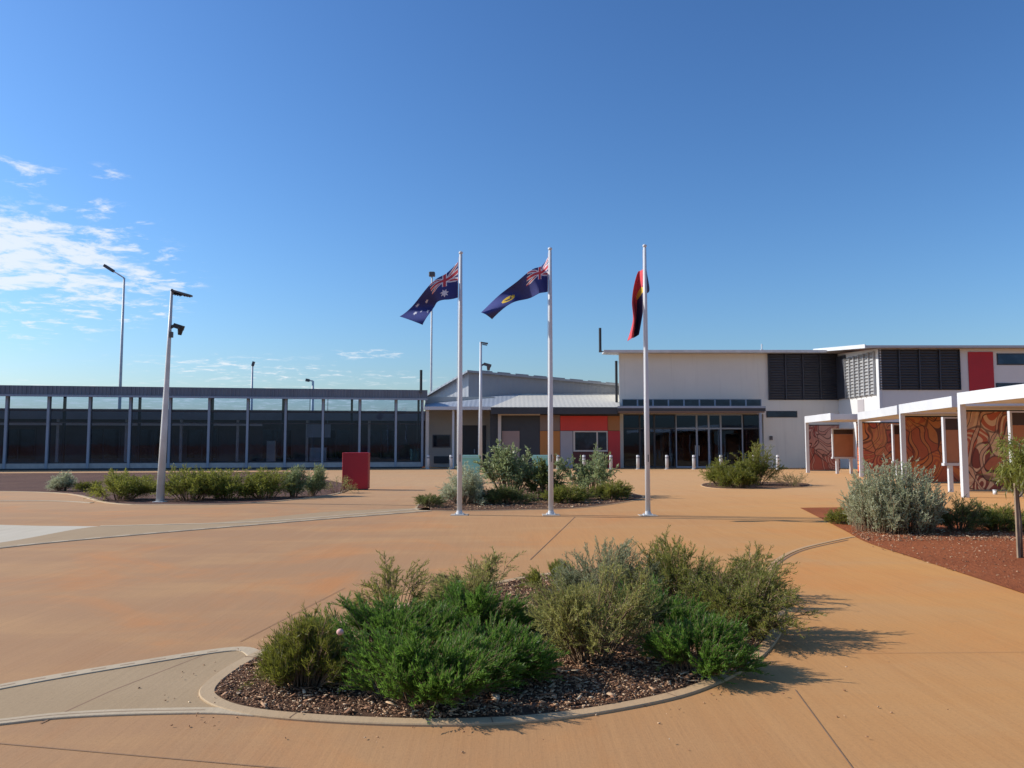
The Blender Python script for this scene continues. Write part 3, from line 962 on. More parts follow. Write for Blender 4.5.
def lerp_path(path, t):
    x = t * (len(path) - 1); i = min(int(x), len(path) - 2); f = x - i
    p = [np.array(path[max(0, min(len(path) - 1, i + k))], float) for k in (-1, 0, 1, 2)]
    return .5 * ((2 * p[1]) + (-p[0] + p[2]) * f + (2 * p[0] - 5 * p[1] + 4 * p[2] - p[3]) * f * f + (-p[0] + 3 * p[1] - 3 * p[2] + p[3]) * f ** 3)


def flag(name, label, top, bot, pat, Y, depth, NU=120, NV=60):
    """cloth between its two long edges, folded in depth so that the cloth keeps its length"""
    mb = MB()
    for i in range(NU + 1):
        u = i / NU
        a, b = lerp_path(top, u), lerp_path(bot, u)
        for j in range(NV + 1):
            v = j / NV
            q = a * (1 - v) + b * v
            wx, wy, wz = P(q[0], q[1], Y)
            dy = depth(u, v)
            mb.v.append((wx, wy + dy, wz))
    for i in range(NU):
        for j in range(NV):
            k = i * (NV + 1) + j
            mb.f.append((k, k + NV + 1, k + NV + 2, k + 1))
            mb.mi.append(pat((i + .5) / NU, (j + .5) / NV))
    o = mb.build(name, FM, None, True)
    sm = o.modifiers.new('thickness', 'SOLIDIFY'); sm.thickness = .004; sm.offset = 0
    return tag(o, label, 'flag', 'flags on the three white poles')


def flagpole(px_b, py_b, py_t, label):
    x, y = G(px_b, py_b)
    ht = Z_(py_t, y)
    r = thing('flagpole', (x, y, 0), label, 'flagpole', 'white flagpoles before the bed')
    MB().tube([(x, y, .012), (x, y, ht * .4), (x, y, ht * .75), (x, y, ht - .06)], [.058, .055, .046, .036], 20).build('pole', M['white_steel'], r, True)
    b = MB().cbox(x - .11, x + .11, y - .11, y + .11, .012, .026, .005)
    for sx in (-1, 1):
        for sy in (-1, 1):
            b.tube([(x + sx * .085, y + sy * .085, .026), (x + sx * .085, y + sy * .085, .05)], .01, 6)
    b.tube([(x, y, .026), (x, y, .1)], [.075, .062], 20)
    b.build('base_plate', M['pole'], r)
    MB().cbox(x - .2, x + .2, y - .2, y + .2, 0, .012, .006).build('footing', M['pad'], r)
    MB().ball((x, y, ht - .02), .05, 14, .8).build('finial', M['white_steel'], r, True)
    MB().tube([(x - .052, y - .04, ht - .12), (x - .066, y - .045, ht * .5), (x - .062, y - .04, 1.15)], .004, 6).build('halyard', M['white_flag'], r)
    MB().bar((x + .01, y - .07, 1.2), (x + .01, y - .07, 1.36), .02, .025).build('cleat', M['dark_grey'], r)
    return x, y, ht


x1, y1, _ = flagpole(459.5, 515, 252, 'white flagpole flying the blue flag with white stars')
x2, y2, _ = flagpole(551, 515, 248, 'middle white flagpole, flying the blue flag with yellow disc')
x3, y3, _ = flagpole(648, 515.5, 245, 'white flagpole with the limp red and black flag')
flag('flag', 'blue flag with crosses in its corner and white stars, flying from its pole',
     [(458.3, 262), (447, 272), (437, 281), (424, 295), (412, 307), (401, 318)],
     [(458, 297.5), (448, 301), (438, 303), (434, 307), (430, 316), (424.5, 327.5)], pat_star, y1,
     lambda u, v: .17 * math.sin(u * 9 + v * 2.2 + .3) * min(1, u * 4) - .25 * u)
flag('flag', 'dark blue flag with a black bird on yellow disc, twisted in the wind',
     [(548.6, 257), (542, 264), (533, 270), (520, 279), (500, 292), (481, 312.5)],
     [(548, 291.5), (541, 294), (532, 296.5), (519, 299), (508, 306), (492, 318.5)], pat_swan, y2,
     lambda u, v: .20 * math.sin(u * 10 + v * 2.6) * min(1, u * 4) + .1 * u)


def d3(u, v):
    return .14 * math.sin(u * 6 + v * 7) * min(1, u * 5 + .1) - .02


flag('flag', 'red, black and yellow flag hanging limp down its pole',
     [(644.5, 252), (647.5, 270), (650, 289), (645, 296), (642, 312), (638.5, 335)],
     [(644.5, 287), (640, 270), (634, 285), (631, 303), (632, 322), (627.5, 341)], pat_disc, y3 + .16, d3)

# ------------------------------------------------------------------ lamp posts
lx, ly = G(160, 502)
tl = thing('lamp_post', (lx, ly, 0), 'thick tapered pale lamp post with camera and comb-like lamp, beside green bushes', 'lamp post')
zt = Z_(289, ly)
MB().tube([(lx, ly, 0), (lx + .05, ly, zt * .35), (lx + .10, ly, zt * .7), (lx + .14, ly, zt)], [.11, .088, .058, .036], 16).build('pole', M['pole'], tl, True)
lx += .14
hd = MB().bar((lx, ly, zt - .04), (lx + .56, ly, zt - .2), .16, .05)
for k in range(7):
    xx = lx + .06 + k * .07
    hd.bar((xx, ly, zt - .07 - k * .02), (xx + .02, ly, zt - .155 - k * .012), .14, .03)
hd.build('lamp_head', M['dark_grey'], tl)
zc = Z_(327, ly); lx -= .03
cm = MB().bar((lx, ly, zc - .03), (lx + .16, ly - .02, zc + .05), .06, .07).bar((lx + .14, ly - .02, zc + .04), (lx + .40, ly - .04, zc - .04), .13, .13)
cm.tube([(lx + .33, ly - .04, zc - .03), (lx + .31, ly - .05, zc - .23)], [.085, .05], 12)
cm.build('camera', M['black'], tl)
MB().cbox(lx + .02, lx + .11, ly - .1, ly + .02, zc - .30, zc - .14, .01).build('junction_box', M['dark_grey'], tl)
lx -= .11
MB().cbox(lx - .15, lx + .15, ly - .15, ly + .15, 0, .02, .006).build('base_plate', M['pole'], tl)

x, y = X_(480.5, 50), 50.0
lp = thing('lamp_post', (x, y, 0), 'slim white lamp post standing before the verandah wall', 'lamp post')
zt = Z_(342, y)
MB().tube([(x, y, 0), (x, y, zt)], [.12, .075], 14).build('pole', M['white_steel'], lp, True)
MB().bar((x, y, zt - .03), (x + .45, y, zt - .1), .2, .08).bar((x + .1, y, zt - .15), (x + .4, y, zt - .2), .2, .05).build('lamp_head', M['dark_grey'], lp)
zc = Z_(366, y)
MB().bar((x, y, zc), (x + .25, y, zc + .15), .1, .1).bar((x + .2, y, zc + .13), (x + .65, y - .05, zc), .18, .18).tube([(x + .5, y, zc), (x + .48, y, zc - .28)], [.13, .08], 10).build('camera', M['dark_grey'], lp)


def street_lamp(px_t, py_t, px_arm, py_arm, Y, label, rad=.11):
    xt, _, zt = P(px_t, py_t, Y)
    r = thing('street_lamp', (xt, Y, 0), label, 'street lamp')
    MB().tube([(xt, Y, 0), (xt, Y, zt * .5), (xt, Y, zt)], [rad * 1.3, rad, rad * .7], 12).build('pole', M['pole'], r, True)
    if px_arm is not None:
        xa, _, za = P(px_arm, py_arm, Y)
        a = Vector((xt, Y, zt)); b = Vector((xa, Y, za)); m_ = a.lerp(b, .55)
        MB().tube([a, m_], rad * .45, 8).build('arm', M['pole'], r, True)
        MB().bar(m_, b, .32, .22).build('lamp_head', M['dark_grey'], r)
    return r, xt, zt


street_lamp(124.2, 278, 104.5, 265.5, 62, 'tall street lamp with a single angled arm rising behind the glazed walkway')
r_, xt, zt = street_lamp(432, 275, None, None, 66, 'tall thin pole behind the blue starred flag', .09)
MB().cbox(xt - .25, xt + .25, 65.75, 66.25, zt - .1, zt + .25, .05).build('lamp_head', M['dark_grey'], r_)
r_, xt, zt = street_lamp(252.5, 366, None, None, 62, 'short mast rising behind the glazed walkway roof', .10)
MB().bar((xt, 62, zt), (xt + .1, 62, zt + .35), .16, .2).build('lamp_head', M['dark_grey'], r_)
r_, xt, zt = street_lamp(313, 381, 306, 380, 62, 'low pole with a flat lamp just above the walkway roof', .12)
r_, xt, zt = street_lamp(323, 425, None, None, 55.5, 'pale column standing inside the glazed walkway', .10)


# ------------------------------------------------------------------ left glazed walkway
A, B = np.array([-31.4, 49.0]), np.array([-6.0, 53.53])
e = (A - B) / np.linalg.norm(A - B)          # along the wall, away from the entrance
nrm = np.array([-e[1], e[0]])
if nrm[1] < 0: nrm = -nrm                     # away from the camera


def W(s, d, z):
    q = B + e * s + nrm * d
    return Vector((q[0], q[1], z))


EV = Vector((e[0], e[1], 0)); NV_ = Vector((nrm[0], nrm[1], 0)); UZ = Vector((0, 0, 1))


def wbox(mb, s0, s1, d0, d1, z0, z1):
    return mb.obox(W((s0 + s1) / 2, (d0 + d1) / 2, (z0 + z1) / 2), EV * (s1 - s0), NV_ * (d1 - d0), UZ * (z1 - z0))


wk = thing('glazed_walkway', tuple(W(16, 0, 0)), 'long glass-walled walkway with dark ribbed roof edge and steel posts', 'walkway')
LEN = 40.0
BAY = 2.36
wbox(MB(), -.3, LEN, -.35, 4.6, 4.82, 5.12).build('roof', M['roof_blue'], wk)
fa = MB(); wbox(fa, -.3, LEN, -.42, -.35, 4.56, 5.18)
for k in range(int(LEN / .24)):
    wbox(fa, -.3 + k * .24, -.3 + k * .24 + .09, -.45, -.42, 4.68, 5.16)
fa.build('fascia', M['roof_blue'], wk)
g_ = MB(); wbox(g_, -.3, LEN, -.58, -.46, 4.50, 4.62); g_.build('gutter', M['steel_blue'], wk)
pl = MB(); wbox(pl, 0, LEN, -.12, .12, .10, .40); pl.build('plinth', M['plinth'], wk)
pl = MB(); wbox(pl, 0, LEN, -.16, .16, 0, .10); pl.build('footing', M['charcoal'], wk)
nb = int(LEN / BAY)
PS = [0.0] + [1.75 + BAY * k for k in range(nb)]
for sk in PS:
    mb = MB(); wbox(mb, sk - .07, sk + .07, -.2, 0.02, .10, 4.62); mb.build('post', M['steel_blue'], wk)
for k in range(nb):
    a, b = PS[k] + .072, PS[k + 1] - .072
    fr = MB(); wbox(fr, a, b, -.06, .04, 3.62, 3.74); wbox(fr, a, b, -.06, .04, 2.90, 2.96); wbox(fr, a, b, -.05, .04, .405, .47)
    wbox(fr, a - .001, a + .03, -.05, .04, .405, 4.56); wbox(fr, b - .03, b + .001, -.05, .04, .405, 4.56)
    fo = fr.build('window', M['charcoal'], wk)
    gm = MB(); wbox(gm, a, b, -.015, .005, 3.70, 4.60); gp = gm.build('pane', M['glass_clear']); 
    gm2 = MB(); wbox(gm2, a, b, -.015, .005, .44, 3.68); gp2 = gm2.build('pane', M['glass_dark'])
    for g in (gp, gp2):
        g.parent = fo; g.location = -wk.location
# rear posts of the walkway roof
for k in range(0, nb + 1, 2):
    mb = MB(); wbox(mb, k * BAY - .08, k * BAY + .08, 4.2, 4.36, 0, 4.88); mb.build('post', M['charcoal'], wk)

# dark low building behind it
rb = thing('low_building', tuple(W(18, 7, 0)), 'dark low building seen through the walkway glass', 'building')
w_ = MB(); wbox(w_, -1.0, LEN, 7, 16, 0, 3.55); w_.build('wall', M['dim_wall'], rb)
w_ = MB(); wbox(w_, -.8, LEN, 5.6, 16.5, 3.72, 4.02); w_.build('roof', M['charcoal'], rb)
w_ = MB(); wbox(w_, -.8, LEN, 5.5, 5.6, 3.3, 4.0); w_.build('fascia', M['steel_blue'], rb)
w_ = MB(); wbox(w_, 11, LEN, 5.6, 5.7, 2.88, 3.06); w_.build('beam', M['white_steel'], rb)
for s0 in (1.5, 4.8, 9.0, 14.2, 17.5, 20.8, 26.3, 29.6, 33.0):
    w_ = MB(); wbox(w_, s0, s0 + 2.2, 6.92, 6.99, .5, 2.7); fr = w_.build('window', M['dim_wall'], rb)
    g2 = MB(); wbox(g2, s0 + .1, s0 + 1.05, 6.88, 6.915, .6, 2.6); wbox(g2, s0 + 1.15, s0 + 2.1, 6.88, 6.915, .6, 2.6)
    g2 = g2.build('pane', M['window']); g2.parent = fr; g2.location = -rb.location
for s0 in (3.4, 7.8, 12.6, 16.4, 20, 24.4, 28.4, 32):
    w_ = MB(); wbox(w_, s0, s0 + .18, 5.72, 5.9, 0, 3.72); w_.build('post', M['pole'], rb)


def block(name, s, d, w, h, z0, mat, label, cat):
    c = W(s, d, z0)
    r = thing(name, tuple(c), label, cat)
    mb = MB(); wbox(mb, s - w / 2, s + w / 2, d - .2, d + .2, z0, z0 + h); mb.build('panel', mat, r)
    mb = MB(); wbox(mb, s - w / 2 - .04, s + w / 2 + .04, d - .24, d + .24, z0 + h, z0 + h + .05); mb.build('cap', M['dim_wall'], r)


block('cabinet', 6.9, 2.6, 1.1, 1.35, 0, M['plinth'], 'pale upright cabinet standing inside the walkway glass', 'cabinet')
block('cabinet', 10.0, 2.6, .55, 1.8, 0, M['beige'], 'narrow beige cabinet inside the walkway glass', 'cabinet')
sb = thing('hanging_sign', tuple(W(6.9, 2.8, 2.2)), 'pale blank hanging board inside the walkway glass', 'sign')
mb = MB(); wbox(mb, 6.1, 7.7, 2.75, 2.82, 2.05, 2.95); mb.build('board', M['pale_panel'], sb)
mb = MB(); wbox(mb, 6.3, 6.34, 2.76, 2.8, 2.95, 4.88); wbox(mb, 7.5, 7.54, 2.76, 2.8, 2.95, 4.88); mb.build('hanger', M['steel_blue'], sb)

# ------------------------------------------------------------------ central verandah building
cb = thing('verandah_building', (0, 55, 0), 'low central building with sloping verandah roof and coloured wall panels', 'building')
YW, YE, YP = 56.0, 53.0, 53.5
MB().box(X_(425, YW), X_(494, YW), YW, YW + .3, 0, 4.9).build('wall', M['beige'], cb)
MB().box(X_(425.5, 53), X_(428.5, 53), 53.1, 53.4, 0, 3.9).build('post', M['frame_pale'], cb)
MB().box(X_(452, 53), X_(454, 53), 53.1, 53.25, 0, 3.9).build('post', M['white_steel'], cb)
MB().box(X_(478, 53), X_(480, 53), 53.1, 53.25, 0, 3.9).build('post', M['white_steel'], cb)
f_ = MB().box(X_(432.5, YW), X_(450.5, YW), YW - .05, YW, 1.35, 2.25).build('window', M['dim_wall'], cb)
g_ = MB().box(X_(433.5, YW), X_(449.5, YW), YW - .07, YW - .052, 1.42, 2.18).build('pane', M['window']); g_.parent = f_; g_.location = -cb.location
MB().box(X_(434, YW), X_(449, YW), YW - .06, YW, .25, .75).build('vent_panel', M['charcoal'], cb)
d_ = MB().box(X_(462, YW), X_(486, YW), YW - .04, YW, .05, 2.9).build('door', M['charcoal'], cb)
h_ = MB().box(X_(474, YW), X_(475, YW), YW - .09, YW - .042, .95, 1.25).build('handle', M['steel_blue']); h_.parent = d_; h_.location = -cb.location
# eave + lean-to roofs
zE = Z_(407.5, YE)
MB().box(X_(424, YE), X_(491, YE), YE - .12, YE, zE - .16, zE + .06).build('gutter', M['white_steel'], cb)
zR = Z_(395, 57.6)
MB().prism([(X_(424, YE), YE, zE + .02), (X_(490.5, YE), YE, zE + .02), (X_(523, 57.6), 57.6, zR + .1), (X_(425, 57.6), 57.6, Z_(402, 57.6))], (0, .02, -.1)).build('roof', M['roof_grey'], cb)  # shaded stretch of the verandah roof, shade put into the grey
MB().prism([(X_(490.5, YE) + .01, YE - .6, zE), (X_(619, YE), YE - .6, zE), (X_(619, 57.6), 57.6, zR + .1), (X_(523, 57.6) + .01, 57.6, zR + .1)], (0, .02, -.1)).build('roof', M['roof_lit'], cb)  # sunlit stretch of the same roof, light put into the paler colour
MB().box(X_(491, 52.4), X_(617.6, 52.4), 52.28, 52.38, zE - .46, zE - .02).build('fascia', M['charcoal'], cb)
MB().box(X_(491, 52.4), X_(617.6, 52.4), 52.38, YP - .01, zE - .40, zE - .32).build('soffit', M['taupe'], cb)
# gable wall above
Yg = 57.7
a_ = [P(468.5, 371.5, Yg), P(619, 385, Yg), P(619, 404, Yg), P(468.5, 404, Yg)]
MB().prism(a_, (0, .3, 0)).build('gable_wall', M['clad_dark'], cb)
b_ = [P(425, 398, Yg + 2.2), P(468.5, 371.5, Yg), P(468.5, 404, Yg), P(425, 404, Yg + 2.2)]
MB().prism(b_, (.02, .3, 0)).build('gable_wall', M['clad_light'], cb)
q0, q1, q2 = Vector(P(467.5, 370, Yg - .4)), Vector(P(620, 384, Yg - .3)), Vector(P(422, 397, Yg + 2.0))
bk = Vector((0, 9, 0))
MB().prism([q0, q1, q1 + bk, q0 + bk], (0, 0, -.14)).build('roof', M['clad_dark'], cb)
MB().prism([q2, q0 - Vector((.01, 0, 0)), q0 + bk - Vector((.01, 0, 0)), q2 + bk], (0, 0, -.14)).build('roof', M['roof_grey'], cb)
vm = MB()
for k in range(8):
    px = 486 + k * 18
    c = Vector(P(px, 370.2 + (px - 467) * .0945, Yg + .3))
    vm.obox(c + Vector((0, 0, .0)), (.95, 0, -.085), (0, .8, 0), (0, 0, .13))
vm.build('ridge_flashing', M['clad_dark'], cb)
# coloured facade
YF = YP


def panel(name, px0, px1, py0, py1, mat, proud=.05, root=None, Y=YF):
    z0 = max(0.02, Z_(py1, Y)) if py1 < 467 else .02
    return MB().box(X_(px0, Y), X_(px1, Y), Y - proud, Y - .003, z0, Z_(py0, Y)).build(name, mat, root or cb)


MB().box(X_(490, YF), X_(620, YF), YF, YF + 2.4, 0, 3.78).build('wall', M['charcoal'], cb)
panel('portal_frame', 498, 501.2, 413.5, 470, M['frame_pale'], .25)
MB().box(X_(501.25, YF), X_(540, YF), YF - .25, YF - .003, Z_(415.4, YF), Z_(413.5, YF)).build('portal_frame', M['frame_pale'], cb)
panel('wall_panel', 502, 519.5, 431, 470, M['rose_grey'], .06)
panel('wall_panel', 520, 539.5, 416, 470, M['charcoal'], .04)
panel('wall_panel', 540, 560, 415, 430.6, M['taupe'])
panel('wall_panel', 540, 560, 431, 470, M['orange'])
panel('wall_panel', 560.4, 607.6, 416, 430.6, M['bright_red'], .09)
panel('wall_panel', 560.4, 572.6, 431, 470, M['pale_panel'])
panel('wall_panel', 573, 607.6, 452, 470, M['maroon'])
panel('wall_panel', 608, 620, 416, 430.6, M['ochre'])
panel('wall_panel', 608, 620, 431, 470, M['dark_red'], .09)
wf = MB()
z0, z1 = Z_(451.6, YF), Z_(431, YF)
xs = [X_(p, YF) for p in (573.2, 575, 596.4, 597.8, 606.5, 607.5)]
wf.box(xs[0], xs[5], YF - .09, YF - .04, z1 - .08, z1); wf.box(xs[0], xs[5], YF - .09, YF - .04, z0, z0 + .1)
for i in (0, 2, 4): wf.box(xs[i], xs[i + 1], YF - .085, YF - .042, z0 + .1, z1 - .08)
wfo = wf.build('window', M['frame_pale'], cb)
for i in (1, 3):
    g_ = MB().box(xs[i], xs[i + 1], YF - .05, YF - .02, z0 + .1, z1 - .08).build('pane', M['window']); g_.parent = wfo; g_.location = -cb.location

# ------------------------------------------------------------------ tall entrance block
YT = 54.0
XL, XR = X_(620, YT), 22.05
tb = thing('entrance_building', ((XL + XR) / 2, YT, 0), 'tall pale entrance block with glass doors, canopy and dark louvre panel', 'building')
zt = Z_(353.4, YT)
xg1 = X_(764, YT)
wall = MB()
wall.box(XL, XR, YT, YT + .25, Z_(399, YT), zt)                                     # above the strip window
wall.box(XL, X_(622.5, YT), YT, YT + .25, Z_(406.5, YT), Z_(399, YT))
wall.box(X_(762.5, YT), XR, YT, YT + .25, Z_(406.5, YT), Z_(399, YT))
wall.box(XL, XR, YT, YT + .25, 3.62, Z_(406.5, YT))
wall.box(xg1, XR, YT, YT + .25, 0, 3.62)
wall.prism([(XL + .02, YT + .25, 0), (XL + .27, YT + .25, 0), (XL + 2.1, YT + 14, 0), (XL + 1.85, YT + 14, 0)], (0, 0, zt))
wall.box(XR - .25, XR, YT + .25, YT + 14, 0, zt)
wall.box(XL + 2.11, XR, YT + 14, YT + 14.25, 0, zt)
wall.build('wall', M['facade'], tb)
zr = Z_(352.4, 53.2)
rf = MB().prism([(X_(605, 53.2), 53.2, zr), (24.0, 53.2, zr), (24.0, 69, zr), (XL + 2.0, 69, zr), (XL + .1, 54.9, zr), (X_(605, 53.2), 54.5, zr)], (0, 0, .14))
rf.build('roof', M['clad_light'], tb)
MB().box(X_(604.5, 53.2), 21.0, 53.08, 53.19, zr - .02, zr + .155).build('gutter', M['pole'], tb)
MB().tube([(XL - .18, YT + .15, 3.9), (XL - .18, YT + .15, zt - .5)], .09, 10).build('downpipe', M['black'], tb)
# strip windows
for k in range(9):
    a = X_(622.5, YT) + (X_(762.5, YT) - X_(622.5, YT)) * k / 9; b = X_(622.5, YT) + (X_(762.5, YT) - X_(622.5, YT)) * (k + 1) / 9
    f = MB()
    z0, z1 = Z_(406.4, YT), Z_(399.1, YT)
    f.box(a, a + .05, YT + .02, YT + .1, z0, z1); f.box(b - .05, b, YT + .02, YT + .1, z0, z1)
    f.box(a + .05, b - .05, YT + .02, YT + .1, z0, z0 + .04); f.box(a + .05, b - .05, YT + .02, YT + .1, z1 - .04, z1)
    f = f.build('window', M['steel_blue'], tb)
    g_ = MB().box(a + .05, b - .05, YT + .05, YT + .07, z0 + .04, z1 - .04).build('pane', M['window']); g_.parent = f; g_.location = -tb.location
# canopy
YC = 52.2
zc1, zc0 = Z_(406.6, YC), Z_(413, YC)
MB().box(X_(618, YC), X_(766.5, YC), YC, YT - .005, zc0 + .12, zc1).build('canopy', M['charcoal'], tb)
MB().box(X_(618, YC), X_(766.5, YC), YC - .03, YC - .002, zc1 - .1, zc1 + .03).build('canopy_trim', M['steel_blue'], tb)
MB().box(X_(618, YC) + .05, X_(766.5, YC) - .05, YC + .05, YT - .01, zc0 + .03, zc0 + .118).build('soffit', M['taupe'], tb)
MB().box(X_(760.5, YC), X_(763, YC), YC + .1, YC + .25, 0, zc0 + .03).build('post', M['steel_blue'], tb)
# entry glazing, set back
YG = YT + .35
cols = [621, 640, 654.5, 676, 697, 709, 721, 743, 763.5]
zg0, zg1, ztop = .05, Z_(428.5, YG), 3.6
for i in range(len(cols) - 1):
    a, b = X_(cols[i], YG), X_(cols[i + 1], YG)
    f = MB()
    f.box(a, a + .06, YG, YG + .12, 0, ztop); f.box(b - .06, b, YG, YG + .12, 0, ztop)
    f.box(a + .06, b - .06, YG, YG + .12, zg1 - .05, zg1 + .05); f.box(a + .06, b - .06, YG, YG + .12, ztop - .06, ztop); f.box(a + .06, b - .06, YG, YG + .12, 0, .1)
    isdoor = i in (3, 4)
    fo = f.build('door' if isdoor else 'window', M['steel_blue'] if isdoor or i in (5, 6) else M['charcoal'], tb)
    g_ = MB().box(a + .06, b - .06, YG + .05, YG + .065, .1, zg1 - .05).box(a + .06, b - .06, YG + .05, YG + .065, zg1 + .05, ztop - .06).build('pane', M['glass_entry']); g_.parent = fo; g_.location = -tb.location
    if isdoor:
        hx = b - .14 if i == 3 else a + .10
        g_ = MB().box(hx, hx + .04, YG - .05, YG - .002, .8, 1.5).build('handle', M['frame_pale']); g_.parent = fo; g_.location = -tb.location
# inside the entry: floor, back wall, reception counter
MB().box(XL + .3, xg1, YG + .2, YT + 7, 0.0, .04).build('floor', M['dim_wall'], tb)
MB().box(XL + .3, XR - .3, YT + 7, YT + 7.2, 0, 3.6).build('partition', M['dim_wall'], tb)
MB().box(XL + .3, XR - .3, YT + .3, YT + 13, 3.62, 3.7).build('ceiling', M['pale_panel'], tb)
MB().box(X_(676, YT), X_(705, YT), YT + 4, YT + 4.8, 0.04, 1.1).build('counter', M['taupe'], tb)
for p0, p1 in ((679, 686), (690, 699)):
    MB().box(X_(p0, YT + 3), X_(p1, YT + 3), YT + 6.9, YT + 6.98, 1.3, 2.6).build('picture', M['black'], tb)


# louvre panels
def louvre(root, x0, x1, y, z0, z1, mat, pitch=.16, cols=4, name='louvre_screen'):
    mb = MB().box(x0, x1, y + .11, y + .13, z0, z1)
    nz = int((z1 - z0) / pitch)
    for k in range(nz):
        z = z0 + (k + .5) * (z1 - z0) / nz
        mb.obox(((x0 + x1) / 2, y + .055, z), (x1 - x0 - .02, 0, 0), (0, .09, .05), (0, -.006, .012))
    for k in range(cols + 1):
        xx = x0 + (x1 - x0) * k / cols
        mb.box(max(x0, xx - .03), min(x1, xx + .03), y - .01, y + .109, z0, z1)
    return mb.build(name, mat, root)


louvre(tb, X_(769.5, YT), XR - .02, YT - .135, Z_(400, YT), zt - .01, M['louvre'], .17, 4)
f = MB().box(X_(767, YT), X_(798, YT), YT - .03, YT - .003, Z_(417.5, YT), Z_(411, YT)).build('window', M['charcoal'], tb)
g_ = MB().box(X_(768, YT), X_(797, YT), YT - .045, YT - .032, Z_(416.8, YT), Z_(411.8, YT)).build('pane', M['window']); g_.parent = f; g_.location = -tb.location
MB().cbox(X_(769.5, YT), X_(772.5, YT), YT - .1, YT - .003, Z_(440, YT), Z_(436, YT), .02).build('intercom', M['dark_grey'], tb)

# ------------------------------------------------------------------ right wing
YN = X_(838, YT) * 800 / (878 - 512)          # its front
XW = 22.06
wg = thing('office_wing', (XW + 8, YN, 0), 'projecting two-storey wing with louvres and a tall red panel, behind the shelters', 'building')
zw = Z_(348.5, YN)
wm = MB()
wm.prism([(XW, YN + .001, 0), (XW, YT + 3, 0), (XW, YT + 3, zw + .5), (XW, YN + .001, zw)], (.25, 0, 0))
wm.box(XW + .25, XW + 22, YN, YN + .25, 0, zw)
wm.box(XW + 21.75, XW + 22, YN + .25, YT + 8, 0, zw)
wm.build('wall', M['white'], wg)
MB().box(XW - .02, XW + .16, YN - .06, YN - .002, 0, zw).build('corner_post', M['white_steel'], wg)
# side louvre facing the sun
sl = MB()
zs0, zs1 = 4.55, zw - .12
y0, y1_ = YN + .35, YT - 1.45
MB().box(XW - .14, XW - .003, y1_ + .01, YT - .14, 4.6, zw + .12).build('dark_side_panel', M['louvre'], wg)  # plain dark box without slats, between the side louvre and the corner
sl.box(XW - .05, XW - .03, y0, y1_, zs0, zs1)
nz = int((zs1 - zs0) / .2)
for k in range(nz):
    z = zs0 + (k + .5) * (zs1 - zs0) / nz
    sl.obox((XW - .09, (y0 + y1_) / 2, z), (.1, 0, .05), (0, y1_ - y0 - .02, 0), (-.006, 0, .012))
for k in range(7):
    yy = y0 + (y1_ - y0) * k / 6
    sl.box(XW - .16, XW - .051, max(y0, yy - .04), min(y1_, yy + .04), zs0, zs1)
sl.build('louvre_screen', M['louvre_light'], wg)
MB().box(XW - .03, XW - .003, YN + 2.1, YN + 3.0, 0, 4.4).build('wall_panel', M['pale_panel'], wg)
louvre(wg, X_(881, YN), X_(962.5, YN), YN - .135, Z_(390, YN), zw - .05, M['louvre'], .16, 4)
MB().box(X_(971.5, YN), X_(996.5, YN), YN - .06, YN - .003, Z_(392, YN), Z_(352, YN)).build('wall_panel', M['red'], wg)
for (pa, pb, qa, qb) in ((1000.5, 1040, 353.5, 365), (998.5, 1060, 383, 396), (1070, 1120, 353.5, 365)):
    f = MB().box(X_(pa, YN), X_(pb, YN), YN - .03, YN - .003, Z_(qb, YN), Z_(qa, YN)).build('window', M['charcoal'], wg)
    g_ = MB().box(X_(pa + 1, YN), X_(pb - 1, YN), YN - .045, YN - .032, Z_(qb - 1, YN), Z_(qa + 1, YN)).build('pane', M['window']); g_.parent = f; g_.location = -wg.location
zf, zb = Z_(347.6, YN - .6), Z_(350, 54.9)
MB().prism([(XW - 1.0, YN - .6, zf), (XW + 22.5, YN - .6, zf), (XW + 22.5, 62, zb + .5), (XW - 1.0, 62, zb + .5)], (0, 0, .14)).build('roof', M['clad_light'], wg)
MB().prism([(XW - 1.05, YN - .62, zf - .03), (XW - 1.05, 55.5, zf - .03 + (zb + .5 - zf) * (55.5 - YN + .6) / (62 - YN + .6)), (XW - 1.05, 55.5, zf + .20 + (zb + .5 - zf) * (55.5 - YN + .6) / (62 - YN + .6)), (XW - 1.05, YN - .62, zf + .20)], (.045, 0, 0)).build('fascia', M['white_steel'], wg)

# roof antennas
for nm, px, pa, pb, Y, r, m, lab in (('antenna', 601, 328, 350.5, 53.3, .10, 'black', 'short black antenna on the corner of the entrance block roof'),
                                    ('antenna', 420.5, 370, 391, 53.0, .10, 'black', 'short black antenna where the walkway roof ends'),
                                    ('antenna', 764, 344, 350, 54.5, .05, 'white_steel', 'tiny white antenna on the entrance block roof')):
    x = X_(px, Y)
    r_ = thing(nm, (x, Y, Z_(pb, Y)), lab, 'antenna')
    if px == 601: MB().box(x - .05, X_(606, Y), Y + .02, Y + .08, zr + .04, zr + .10).tube([(x, Y + .05, zr + .04), (x, Y + .05, Z_(pb, Y))], .05, 8).build('arm', M['dark_grey'], r_)
    MB().tube([(x, Y, Z_(pb, Y)), (x, Y, Z_(pa, Y))], r * .9, 10).build('rod', M[m], r_)
    MB().box(x - .09, x + .09, Y - .09, Y + .09, Z_(pb, Y) - .12, Z_(pb, Y) + .03).build('bracket', M['dark_grey' if m == 'black' else m], r_)

